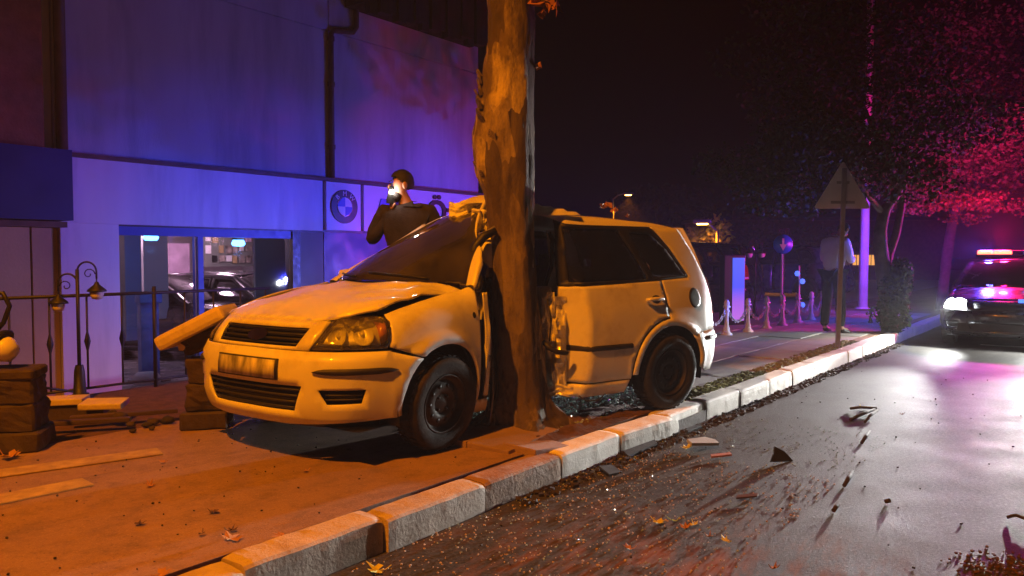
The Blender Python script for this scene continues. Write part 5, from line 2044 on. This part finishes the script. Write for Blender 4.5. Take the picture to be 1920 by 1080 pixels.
shrub('small green shoot left of the dark shrub', (s2.x, s2.y, .15), [(Vector((0, 0, .16)), (.07, .07, .10)), (Vector((.02, 0, .26)), (.05, .05, .06))], 'leaf_fresh', 60, .05, 7)

# far yellow lit tree, dark trees and a low building behind
def far_tree(label, px, y, ztop, r, mat, n, size, seed):
    b = at_y(px, 480, y)
    t = thing('background_tree', label, 'tree', (b.x, b.y, .1), 0, 'trees beyond the terrace')
    rng = random.Random(seed)
    MB().tube([(0, 0, 0), (.1, 0, ztop * .4), (0, 0, ztop * .7)], [.16, .12, .06], 8).build('trunk', 'bark', t)
    mb = MB()
    for j in range(9):
        c = Vector((rng.uniform(-.6, .6) * r, rng.uniform(-.6, .6) * r, ztop * .62 + rng.uniform(-.3, .32) * ztop))
        leaf_cloud(mb, c, (r * .5, r * .5, ztop * .17), n // 9, size, rng, .1)
    mb.build('crown', mat, t, fix=False)
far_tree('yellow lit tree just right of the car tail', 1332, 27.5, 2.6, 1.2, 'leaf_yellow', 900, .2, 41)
far_tree('dim tree behind the twin garden lanterns', 1440, 32, 2.9, 2.2, 'leaf_mid', 900, .24, 42)
far_tree('dim tree behind the white shirted person', 1530, 34, 2.6, 2.0, 'leaf_mid', 800, .24, 43)
far_tree('tall dark tree behind the car roof', 1230, 52, 6.0, 5.0, 'leaf_dark', 900, .5, 44)
fb = at_y(1560, 500, 38)
t = thing('far_building', 'low far building with small orange lit windows behind the pole', 'building', (fb.x, fb.y, .1))
MB().box((0, 3, 1.5), (12, 5, 3.0)).build('wall', 'brown_metal', t)
MB().box((0, 3, 3.08), (12.4, 5.4, .16)).build('roof', 'frame_black', t)
for k in range(7):
    if k in (3,):
        continue
    f = MB().box((-2.2 + k * .72, .48, 1.02), (.52, .05, .5)).build('window', 'warm_window', t)
    MB().box((-2.2 + k * .72, .445, 1.02), (.03, .02, .5)).build('window_bar', 'frame_black', f)

# ================================================================== OTHER CARS
emit_mat('lamp_lens', (0.9, 0.96, 1.0), 30.0)
def rigid(pos, ang, sx=1.0, sz=1.0, sy=1.0):
    c, s = math.cos(ang), math.sin(ang)
    pos = Vector(pos)
    def f(p):
        x, y, z = p[0] * sx, p[1] * sy, p[2] * sz
        return Vector((pos.x + c * x - s * y, pos.y + s * x + c * y, pos.z + z))
    return f
def plain_car(name, label, pos, ang, paint, step=.12, sx=1.0, sz=1.0, sy=1.0, cat='car', group=None, head='reflector', detail=False):
    t = thing(name, label, cat, pos, 0, group)
    return t, build_car(t, rigid(pos, ang, sx, sz, sy), paint, step=step, head_mat=head, detail=detail, lens='lamp_lens' if head == 'lamp_white' else 'lens_glass')
g = on_z(1430, 600, .128)
plain_car('parked_car', 'dark parked car behind the glowing totem and bollards', KW(12.5, 5.4, .128), STREET_ANG + R(95), 'dark_paint', group='dark cars parked beyond the terrace')
plain_car('parked_car', 'dark parked car behind the white shirted person', KW(18.5, 5.0, .128), STREET_ANG + R(80), 'grey_paint', group='dark cars parked beyond the terrace')
a_, z_ = F(338, 600, 9.6)
plain_car('showroom_car', 'black car facing out of the showroom left pane', KW(a_ - .1, 9.9, Z0 + .02), STREET_ANG + R(-60), 'dark_paint', sx=1.08, sz=.92, group='cars on the showroom floor')
a_, z_ = F(430, 560, 9.4)
plain_car('showroom_car', 'black car behind the blue showroom mullion', KW(a_ + .35, 9.2, Z0 + .02), STREET_ANG + R(-75), 'grey_paint', sx=1.08, sz=.92, group='cars on the showroom floor')

pa, pw_ = 9.0 + 1.85, -1.36
ppos = KW(pa, pw_, 0.0)
pt_, PC = plain_car('police_car', 'police car with a red and blue roof light bar facing the camera at right', ppos, STREET_ANG + math.pi, 'police_paint', step=.09, sz=.86, cat='police car', head='lamp_white')
prig = rigid(ppos, STREET_ANG + math.pi, 1, .86)
def pcp(x, y, z):
    return prig(Vector((x, y, z))) - ppos
RZ = Matrix.Rotation(STREET_ANG + math.pi, 3, 'Z')
bar = MB().box(pcp(-.1, 0, 1.545), (.26, 1.16, .04), rot=RZ, bev=.015).build('light_bar', 'frame_black', pt_)
for (y0, y1, mt_) in ((-.56, -.36, 'lamp_red'), (-.34, -.10, 'lamp_red'), (-.08, .08, 'black_plastic'), (.10, .34, 'lamp_blue'), (.36, .56, 'lamp_blue')):
    MB().box(pcp(-.1, (y0 + y1) / 2, 1.60), (.20, y1 - y0, .07), rot=RZ, bev=.02).build('beacon', mt_, bar)
for y in (-.35, .35):
    MB().box(pcp(-.1, y, 1.52), (.08, .05, .06), rot=RZ).build('bar_foot', 'black_plastic', bar)
MB().box(pcp(1.985, -.1, .36), (.02, .9, .12), rot=RZ, bev=.005).build('skid_plate', 'black_plastic', pt_)
hdg = -KD
for s in (-1, 1):
    L0 = prig(Vector((2.04, s * .60, .70)))
    lamp('headlight_beam', 'SPOT', L0, HEAD_W * (1.25 if s < 0 else .55), HEAD_COL, pt_, .05, L0 + hdg * 6 + KN * .55 + Vector((0, 0, .10)), 31, 1.0)
    lamp('headlight_spread', 'SPOT', L0, HEAD_W * .07, HEAD_COL, pt_, .05, L0 + hdg * 6 + KN * 4.5 + Vector((0, 0, -5.2)), 96, .5)
lamp('red_beacon_light', 'POINT', prig(Vector((-.1, -.22, 1.76))), RED_W, RED_COL, pt_, .06)
# the blue modules throw narrow beams across the street (one on the bar, two strobes in the grille), the omni part is weak
bp = prig(Vector((-.1, .56, 1.72)))
gp = prig(Vector((2.06, .28, .82)))
for (src, ta, tz, an, pw2) in ((bp, -.1, .9, 27, .8), (gp, 2.8, 1.5, 27, .65), (gp, 5.6, 1.8, 27, .75), (gp, 3.5, 3.4, 62, .22)):
    lamp('blue_beacon_beam', 'SPOT', src, BLUE_W * pw2, BLUE_COL, pt_, .05, KW(ta, FW, tz), an, 1.0)
for y in (.22, .34):
    MB().box(pcp(2.02, y, .82), (.03, .09, .05), rot=RZ, bev=.01).build('grille_strobe', emit_mat('strobe_blue', (.05, .15, 1.0), 2.5) if 'strobe_blue' not in MATS else 'strobe_blue', pt_)
lamp('red_beacon_beam', 'SPOT', prig(Vector((-.1, -.22, 1.72))), RED_W * 3.2, RED_COL, pt_, .06, at_y(1850, 200, 15.5), 75, 1.0)
lamp('blue_beacon_beam', 'SPOT', prig(Vector((-.1, -.40, 1.70))), BLUE_W * .5, BLUE_COL, pt_, .08, at_y(1640, 500, 16.0), 62, 1.0)
lamp('blue_beacon_light', 'POINT', prig(Vector((-.1, -.46, 1.74))), BLUE_W * .09, BLUE_COL, pt_, .06)

# ================================================================== PEOPLE
def skin_mesh(name, verts, edges, radii, mat, parent, root=0, sub=2):
    me = bpy.data.meshes.new(name)
    me.from_pydata([tuple(v) for v in verts], edges, [])
    o = bpy.data.objects.new(name, me)
    COL.objects.link(o)
    o.modifiers.new('skin', 'SKIN').use_smooth_shade = True
    for i, r in enumerate(radii):
        sv = me.skin_vertices[0].data[i]
        sv.radius = (r, r) if not isinstance(r, tuple) else r
        sv.use_root = (i == root)
    ss = o.modifiers.new('sub', 'SUBSURF')
    ss.levels = ss.render_levels = sub
    dg = bpy.context.evaluated_depsgraph_get()
    m2 = bpy.data.meshes.new_from_object(o.evaluated_get(dg))
    m2.name = name
    bpy.data.objects.remove(o)
    for p in m2.polygons:
        p.use_smooth = True
    m2.materials.clear()
    return link(name, m2, mat, parent)

def hand_chain(V, E, Rr, wrist_i, wrist, direction, palm_n, thumb_side, curl=.5):
    d = Vector(direction).normalized()
    n = Vector(palm_n).normalized()
    s = d.cross(n).normalized() * thumb_side
    palm = wrist + d * .055
    V.append(palm); Rr.append((.036, .018)); E.append((wrist_i, len(V) - 1))
    pi = len(V) - 1
    for k, (o, L) in enumerate(((.030, .072), (.011, .080), (-.009, .075), (-.028, .060))):
        b = palm + s * o + d * .035
        V.append(b); Rr.append(.0100); E.append((pi, len(V) - 1))
        a = len(V) - 1
        m1 = b + (d * math.cos(curl) + n * math.sin(curl)) * L * .5
        V.append(m1); Rr.append(.0092); E.append((a, len(V) - 1))
        m2 = m1 + (d * math.cos(curl * 2.2) + n * math.sin(curl * 2.2)) * L * .5
        V.append(m2); Rr.append(.0082); E.append((len(V) - 2, len(V) - 1))
    tb = wrist + d * .028 + s * .030
    V.append(tb); Rr.append(.0125); E.append((pi, len(V) - 1))
    V.append(tb + (d * .7 + s * .7).normalized() * .035 + n * .01); Rr.append(.0105); E.append((len(V) - 2, len(V) - 1))
    V.append(V[-1] + (d * .9 + n * .5).normalized() * .03); Rr.append(.009); E.append((len(V) - 2, len(V) - 1))

def person(label, loc, rz, joints, shirt, trousers, shoes, scale=1.0, hair='hair', head_yaw=0.0, head_pitch=0.0):
    J = {k: Vector(v) * scale for k, v in joints.items()}
    t = thing('person', label, 'person', loc, rz)
    V, E, Rr = [], [], []
    idx = {}
    def add(k, p, r, par=None):
        V.append(Vector(p)); Rr.append(r if isinstance(r, tuple) else r)
        idx[k] = len(V) - 1
        if par:
            E.append((idx[par], idx[k]))
    hm = Matrix.Rotation(head_yaw, 3, 'Z') @ Matrix.Rotation(head_pitch, 3, 'X')
    add('pelvis', J['pelvis'], .12)
    add('waist', J['waist'], .115, 'pelvis')
    add('chest', J['chest'], .13, 'waist')
    add('neck0', J['neck'], .062, 'chest')
    nk = J['neck']
    add('neck1', nk + hm @ Vector((0, .01, .07)) * scale, .056, 'neck0')
    add('jaw', nk + hm @ Vector((0, .045, .115)) * scale, (.062, .066), 'neck1')
    add('mid', nk + hm @ Vector((0, .03, .185)) * scale, (.077, .088), 'jaw')
    add('crown', nk + hm @ Vector((0, .01, .25)) * scale, (.062, .072), 'mid')
    for s, q in ((-1, 'l'), (1, 'r')):
        add('sh' + q, J['sh' + q], .062, 'chest')
        add('el' + q, J['el' + q], .044, 'sh' + q)
        add('wr' + q, J['wr' + q], .028, 'el' + q)
        dirn = (J['wr' + q] - J['el' + q])
        hand_chain(V, E, Rr, idx['wr' + q], J['wr' + q], J.get('hd' + q, dirn), J.get('pn' + q, Vector((-s, .3, 0))), -s, .6)
        add('hip' + q, J['hip' + q], .092, 'pelvis')
        add('kn' + q, J['kn' + q], .058, 'hip' + q)
        add('an' + q, J['an' + q], .04, 'kn' + q)
        add('to' + q, J['to' + q], .03, 'an' + q)
    skin_mesh('body', V, E, Rr, 'skin', t, 0, 1)
    # shirt
    V, E, Rr = [], [], []
    idx.clear()
    add('hem', J['pelvis'] + Vector((0, 0, -.04)), (.180, .135))
    add('waist', J['waist'], (.172, .132), 'hem')
    add('chest', J['chest'], (.190, .145), 'waist')
    add('base', J['neck'] + Vector((0, 0, -.02)), .092, 'chest')
    add('collar', J['neck'] + Vector((0, .004, .05)), .075, 'base')
    for q in 'lr':
        add('sh' + q, J['sh' + q], .082, 'chest')
        add('el' + q, J['el' + q], .062, 'sh' + q)
        add('cu' + q, J['el' + q].lerp(J['wr' + q], .85), .046, 'el' + q)
    sh = skin_mesh('shirt', V, E, Rr, shirt, t, 0, 2)
    for v in sh.data.vertices:
        v.co += v.normal * (.012 * noise.noise(v.co * 7) + .006 * noise.noise(v.co * 18))
    V, E, Rr = [], [], []
    idx.clear()
    add('pelvis', J['pelvis'] + Vector((0, 0, .02)), (.15, .12))
    for q in 'lr':
        add('hip' + q, J['hip' + q], (.105, .11), 'pelvis')
        add('kn' + q, J['kn' + q], .078, 'hip' + q)
        add('an' + q, J['an' + q] + Vector((0, 0, .0)), .068, 'kn' + q)
    tr = skin_mesh('trousers', V, E, Rr, trousers, t, 0, 2)
    for v in tr.data.vertices:
        v.co += v.normal * (.010 * noise.noise(v.co * 8))
    for q in 'lr':
        a, b = J['an' + q], J['to' + q]
        skin_mesh('shoe', [a + Vector((0, 0, -.02)), a.lerp(b, .5) + Vector((0, 0, -.03)), b + (b - a).normalized() * .04 + Vector((0, 0, -.02))], [(0, 1), (1, 2)], [.052, .046, .036], shoes, t, 0, 2)
    # hair, ears, nose, eyes, mouth
    hc = nk + hm @ Vector((0, .022, .19)) * scale
    def hp(x, y, z):
        return hc + hm @ (Vector((x, y, z)) * scale)
    mb = MB()
    n, m = 26, 14
    vs, fs = [], []
    for i in range(m + 1):
        th = math.pi * .78 * i / m
        for k in range(n):
            ph = 2 * math.pi * k / n
            d = Vector((math.sin(th) * math.cos(ph), math.sin(th) * math.sin(ph), math.cos(th)))
            r_ = 1 + .06 * noise.noise(d * 6)
            vs.append(hp(d.x * .082 * r_, d.y * .098 * r_ - .008, d.z * .108 * r_ + .006))
    for i in range(m):
        for k in range(n):
            th, ph = math.pi * .78 * (i + .5) / m, 2 * math.pi * (k + .5) / n
            dy, dz = math.sin(th) * math.sin(ph), math.cos(th)
            if dz < -.55 + 1.0 * smooth(-.25, .75, dy):
                continue
            a, b = i * n + k, i * n + (k + 1) % n
            fs.append((a, b, b + n, a + n))
    mb.add(vs, fs, True)
    mb.build('hair', hair, t)
    for s in (-1, 1):
        blob(hp(s * .080, -.005, -.02), (.012, .022, .034), s + 3, 8, 6, .1, hm).build('ear', 'skin', t)
        blob(hp(s * .032, .086, .005), (.012, .008, .008), s + 7, 8, 6, 0, hm).build('eye', 'leather', t)
        blob(hp(s * .032, .088, .026), (.02, .006, .005), s + 9, 8, 6, 0, hm).build('eyebrow', hair, t)
    blob(hp(0, .098, -.022), (.014, .020, .026), 2, 8, 6, .05, hm).build('nose', 'skin', t)
    blob(hp(0, .086, -.062), (.024, .008, .007), 4, 8, 6, .05, hm).build('mouth', 'brick_bit', t)
    return t

# bearded man behind the bonnet with a phone torch at his face (faces left)
man_loc = Vector((-.90, 6.72, .146))
MAN_RZ, MS = R(165), 1.07
ph = at_y(735, 366, 6.62)
phl = (Matrix.Rotation(-MAN_RZ, 3, 'Z') @ (ph - man_loc)) / MS
wr = phl + Vector((.02, -.05, -.13))
JM = dict(pelvis=(0, 0, .98), waist=(0, .01, 1.12), chest=(0, .02, 1.34), neck=(0, .03, 1.49),
          shl=(-.205, .02, 1.45), ell=(-.29, -.02, 1.18), wrl=(-.24, .16, 1.02),
          shr=(.205, .02, 1.45), elr=(.30, .08, 1.20), wrr=tuple(wr), hdr=(0, .1, 1), pnr=(-.6, -.3, 0),
          hipl=(-.10, 0, .92), knl=(-.11, .02, .50), anl=(-.12, 0, .08), tol=(-.13, .14, .035),
          hipr=(.10, 0, .92), knr=(.12, .01, .50), anr=(.12, -.02, .08), tor=(.14, .12, .035))
man = person('bearded person in dark clothes behind the car holding a phone light to the face', man_loc, MAN_RZ, JM, 'dark_cloth', 'black_cloth', 'leather', MS, head_yaw=R(-52), head_pitch=R(-6))
hmx = Matrix.Rotation(R(-52), 3, 'Z') @ Matrix.Rotation(R(-6), 3, 'X')
blob(Vector(JM['neck']) * MS + hmx @ Vector((0, .075, .10)), (.062, .05, .05), 12, 14, 8, .12, hmx).build('beard', 'hair', man)
phone = thing('phone', 'lit phone held up before the face of the bearded person', 'phone', ph, R(15))
MB().box((0, 0, 0), (.075, .01, .15), rot=Matrix.Rotation(R(12), 3, 'Y'), bev=.004).build('case', 'phone_black', phone)
MB().lathe([(0, -.008), (.016, -.008), (.018, -.006), (0, -.006)], 14, (0, 0, .03), axis='Y').build('torch_lens', 'phone_light', phone)
lamp('phone_torch_light', 'POINT', ph + Vector((-.01, -.05, .03)), 1.6, (1.0, .86, .74), phone, .02)

# white shirted person at right, seen from behind, hands in front
w_loc = on_z(1560, 623, .152)
JW = dict(pelvis=(0, 0, .93), waist=(0, .01, 1.06), chest=(0, .05, 1.27), neck=(0, .09, 1.43),
          shl=(-.19, .05, 1.38), ell=(-.24, .06, 1.10), wrl=(-.12, .26, 1.08), shr=(.19, .05, 1.38), elr=(.24, .08, 1.10), wrr=(.13, .29, 1.12),
          hipl=(-.10, 0, .88), knl=(-.12, .02, .48), anl=(-.13, -.02, .08), tol=(-.15, .12, .035),
          hipr=(.10, 0, .88), knr=(.13, .02, .48), anr=(.16, -.01, .08), tor=(.19, .13, .035))
person('person in a white shirt and black trousers standing behind the warning sign post', w_loc, R(-62), JW, 'white_cloth', 'black_cloth', 'leather', 1.0, head_pitch=R(-35))

# ================================================================== DEBRIS
def leaf_mesh(name, seed, size, curl):
    rng = random.Random(seed)
    pts = []
    lobes = [(-150, .45), (-110, .72), (-80, .5), (-52, .9), (-25, .5), (0, 1.0), (25, .5), (52, .9), (80, .5), (110, .72), (150, .45)]
    for an, r in lobes:
        r *= rng.uniform(.55, 1.1)
        pts.append(Vector((math.sin(R(an)) * r, math.cos(R(an)) * r, 0)) * size)
    vs = [Vector((0, -.05 * size, 0))] + [Vector((0, 0, 0)) + p for p in pts]
    for v in vs:
        d = v.length / size
        v.z = curl * size * d * d * (.6 + .8 * noise.noise(v * 20 + Vector((seed, 0, 0)))) + .004
    fs = [(0, i, i + 1) for i in range(1, len(pts))]
    mb = MB().add(vs, fs)
    mb.tube([Vector((0, -.05 * size, .004)), Vector((.02 * size, -.5 * size, .006)), Vector((.08 * size, -.85 * size, .01 + curl * .3 * size))], .018 * size + .001, 4)
    me = bpy.data.meshes.new(name)
    me.from_pydata([tuple(v) for v in mb.v], [], mb.f)
    me.update()
    return me
LEAVES = [(1288, 842, 'leaf_yellow', .085, .9, 'bright yellow leaf on the road beside the white kerb'), (1233, 980, 'leaf_yellow', .07, .4, 'yellow leaf in the soil smear on the road'),
          (1622, 767, 'leaf_yellow', .07, .9, 'yellow leaf on the dark broken twigs in the road'), (706, 1071, 'leaf_yellow', .09, .5, 'yellow leaf against the nearest kerb face'),
          (18, 858, 'leaf_dry', .13, 1.2, 'large curled dry leaf at the left edge below the pier'), (432, 1012, 'leaf_dry', .085, .4, 'dry orange leaf near the front of the pavement'),
          (281, 912, 'leaf_dry', .05, .8, 'small folded dry leaf in the middle of the pavement'), (262, 984, 'leaf_brown', .06, .5, 'dark brown leaf left on the near pavement'),
          (400, 962, 'leaf_brown', .06, .6, 'dark crumpled leaf in the middle of the near pavement'), (434, 996, 'leaf_brown', .045, .9, 'dark curled leaf just above the dry orange leaf'),
          (378, 1003, 'leaf_brown', .035, 1.0, 'small upright dark leaf on the near pavement'), (305, 868, 'leaf_dry', .04, .6, 'small pale leaf past the end of the yellow strips'),
          (305, 1076, 'leaf_dry', .06, .3, 'dry leaf at the bottom edge of the pavement'), (525, 1005, 'leaf_dry', .06, .2, 'flat dry leaf close to the kerb gap'),
          (1452, 1068, 'leaf_dry', .04, .9, 'small orange leaf at the bottom of the road'), (575, 884, 'leaf_dry', .04, .4, 'small dry leaf in front of the car bumper'),
          (655, 845, 'leaf_brown', .05, .3, 'brown leaf in the shadow under the car bumper'), (1300, 985, 'leaf_yellow', .05, .6, 'small yellow leaf right of the soil smear'),
          (1360, 1015, 'leaf_yellow', .05, .7, 'curled yellow leaf low in the road debris'),
          (1262, 978, 'leaf_fresh', .05, .8, 'greenish leaf touching the yellow leaf in the soil smear'), (1285, 992, 'leaf_dry', .05, .9, 'curled dry leaf between the two yellow leaves in the soil'),
          (1180, 1030, 'leaf_dry', .045, .8, 'dry leaf left in the soil smear near the bottom'), (1330, 1008, 'leaf_dry', .04, 1.0, 'dry curl beside the lowest curled yellow leaf'),
          (1140, 868, 'leaf_brown', .06, .8, 'brown leaf tucked against the white kerb foot'), (1690, 778, 'leaf_brown', .04, .8, 'small dark leaf right of the branch bundle')]
for i, (px, py, mt_, sz, curl, lab) in enumerate(LEAVES):
    road_side = (px > 1060 or (px > 640 and py > 1050) )
    q = on_z(px, py, .004 if road_side else .15)
    me = leaf_mesh('fallen_leaf', i, sz * .8, curl * 1.3)
    me.materials.append(MATS[mt_])
    o = bpy.data.objects.new('fallen_leaf', me)
    COL.objects.link(o)
    o.location = q
    o.rotation_euler = (random.uniform(-.2, .2), random.uniform(-.2, .2), random.uniform(0, 6.28))
    tag(o, lab, 'leaf', 'fallen leaves')
# broken twigs
def twig(label, pts, r, z=.012):
    P = [on_z(px, py, z) + Vector((0, 0, dz)) for px, py, dz in pts]
    base = P[0].copy()
    o = MB().tube([p - base for p in P], [r, r * 1.1, r * .9, r * .6][:len(P)] if len(P) <= 4 else r, 6).build('broken_twig', 'twig')
    o.location = base
    tag(o, label, 'twig', 'broken twigs on the road')
twig('uppermost twig of the dark branch bundle on the road', [(1594, 768, .01), (1612, 770, .03), (1644, 772, .03)], .012)
twig('middle twig of the dark branch bundle on the road', [(1594, 787, .0), (1618, 780, .02), (1640, 774, .03)], .012)
twig('lowest twig of the dark branch bundle on the road', [(1622, 791, .0), (1632, 783, .02), (1645, 776, .03)], .012)
twig('lone short stick below the branch bundle', [(1616, 830, .0), (1623, 822, .015), (1630, 813, .02)], .012)
twig('lone stick in the middle of the road', [(1583, 910, .0), (1590, 902, .012), (1598, 890, .02)], .012)
twig('thin forked twig at the right edge of the road', [(1888, 970, .0), (1905, 973, .02), (1935, 985, .02)], .008)
twig('short stick low in the lit road', [(1660, 940, .0), (1668, 942, .01)], .012)
twig('short dark stick beyond the yellow leaf', [(1563, 957, .0), (1570, 951, .012)], .012)
# torn black plastic and broken trim of the car
def shard(label, px, py, poly, th, mat, z, tilt, name='plastic_shard'):
    q = on_z(px, py, z)
    m = Matrix.Rotation(tilt[2], 3, 'Z') @ Matrix.Rotation(tilt[0], 3, 'X') @ Matrix.Rotation(tilt[1], 3, 'Y')
    o = MB().prism(poly, lambda u, v, h: m @ Vector((u, v, h)), 0, th).build(name, mat)
    o.location = q + Vector((0, 0, .01))
    tag(o, label, 'debris', 'broken pieces of the car')
shard('black plastic shard standing on the road near the kerb', 1462, 866, [(-.09, 0), (.1, -.02), (.06, .05), (0, .09), (-.03, .05)], .012, 'black_plastic', .004, (R(55), 0, .5))
shard('pale grey trim piece lying against the kerb foot', 1318, 834, [(-.16, -.02), (.1, -.06), (.14, .0), (.10, .06), (-.12, .05)], .02, 'grey_plastic', .03, (R(10), R(6), .7))
shard('reddish broken trim piece beside the pale grey one', 1350, 858, [(-.08, -.015), (.08, -.02), (.09, .015), (-.06, .02)], .012, 'brick_bit', .004, (R(6), 0, .4))
shard('dark bent plate under the kerb edge', 1140, 886, [(-.07, -.05), (.06, -.06), (.1, .03), (-.02, .06)], .012, 'black_plastic', .004, (R(14), R(4), .9))
shard('long dark strip along the kerb foot', 1200, 845, [(-.22, -.03), (.2, -.025), (.24, .02), (-.18, .03)], .015, 'black_plastic', .006, (R(14), 0, STREET_ANG))
shard('thin dark strip at the kerb foot beyond the grey trim', 1300, 807, [(-.12, -.012), (.12, -.012), (.13, .012), (-.12, .014)], .015, 'black_plastic', .006, (R(10), 0, STREET_ANG))
shard('flat brown fragment in the middle of the road', 1398, 935, [(-.07, -.012), (.06, -.02), (.09, .012), (-.04, .02)], .008, 'leaf_brown', .004, (R(5), 0, .35))
# leafy bits thrown onto the roof
for (px, py, s, lab) in ((1135, 385, .06, 'torn leafy bit standing on the car roof'), (1150, 394, .04, 'smaller leaf crumb on the car roof'), (1177, 405, .025, 'round crumb near the rear of the car roof')):
    mb = MB()
    leaf_cloud(mb, (0, 0, 0), (s * .6, s * .5, s * .4), 7, s, random.Random(px), 0)
    o = mb.build('roof_litter', 'leaf_dry', fix=False)
    o.location = at_y(px, py, 5.95)
    tag(o, lab, 'litter', 'litter on the car roof')

# uncountable scatter: broken glass, grit, moss
def scatter(name, label, cat, mat, n, pick, size, seed, z, flat=.6):
    rng = random.Random(seed)
    mb = MB()
    for _ in range(n):
        p = pick(rng)
        if p is None:
            continue
        s = size * rng.uniform(.4, 1.5)
        m = Matrix.Rotation(rng.uniform(0, 6.28), 3, 'Z') @ Matrix.Rotation(rng.uniform(-.7, .7), 3, 'X')
        mb.box((p.x, p.y, z + s * flat * .4), (s, s * rng.uniform(.5, 1), s * flat), rot=m)
    return stuff(mb.build(name, mat, fix=False), label, cat)
def gauss_px(cx, cy, sx, sy, z):
    def f(rng):
        px, py = rng.gauss(cx, sx), rng.gauss(cy, sy)
        if py < 500 or py > 1150:
            return None
        p = on_z(px, py, z)
        w = (p - K0).dot(KN)
        if z < .05 and w > -.01:
            return None
        if z > .05 and w < .22:
            return None
        return p
    return f
def near(a0, a1, w0, w1, bias=1.0):
    def f(rng):
        return KW(a0 + (a1 - a0) * rng.random(), w0 + (w1 - w0) * rng.random() ** bias, 0)
    return f
scatter('glass_fragments', 'carpet of pale broken glass crumbs on the pavement under the car', 'broken glass', 'crumb_glass', 3200, near(.2, 2.6, .35, 1.9), .016, 1, .152)
scatter('road_glass', 'broken glass crumbs strewn over the road beside the kerb', 'broken glass', 'crumb_glass', 1100, near(-1.2, 2.4, -.02, -1.3, 1.5), .006, 2, .003)
scatter('road_grit', 'fine dark grit and bark crumbs strewn over the road', 'grit', 'litter', 150, near(-1.8, 6.0, -.02, -3.4, 1.1), .008, 3, .003)
scatter('road_gravel', 'pale chips and gravel in the soil smear on the road', 'gravel', 'plaster_chip', 1500, near(-1.9, 1.0, -.02, -1.3, 1.2), .0065, 4, .003)
scatter('pavement_grit', 'fine crumbs scattered over the near pavement', 'grit', 'litter', 200, near(-4.0, 1.0, .3, 2.6), .007, 5, .15)
scatter('gutter_litter', 'leaf litter and bark lying along the kerb foot', 'litter', 'litter', 900, near(-.5, 9, -.01, -.14, 1.5), .02, 6, .003)
scatter('kerb_moss', 'dry moss and leaf crumbs along the back of the kerb', 'moss', 'moss', 1500, near(1.6, 7.5, .17, .36), .022, 7, .15)
scatter('far_right_soil', 'patch of brown crumbs at the lower right of the road', 'soil', 'leaf_brown', 230, gauss_px(1875, 1062, 42, 13, .003), .009, 8, .003)

# ================================================================== NIGHT AIR
if HAZE > 0:
    m = bpy.data.materials.new('haze')
    m.use_nodes = True
    nt = m.node_tree
    nt.nodes.remove(nt.nodes['Principled BSDF'])
    pv = nt.nodes.new('ShaderNodeVolumePrincipled')
    pv.inputs['Color'].default_value = (.9, .9, .95, 1)
    pv.inputs['Density'].default_value = HAZE
    pv.inputs['Anisotropy'].default_value = 0.0
    nt.links.new(pv.outputs[0], nt.nodes['Material Output'].inputs['Volume'])
    MATS['haze'] = m
    o = MB().box((5, 30, 5.0), (130, 90, 13.2)).build('haze', 'haze')
    stuff(o, 'thin night haze glowing around the emergency lights', 'haze')
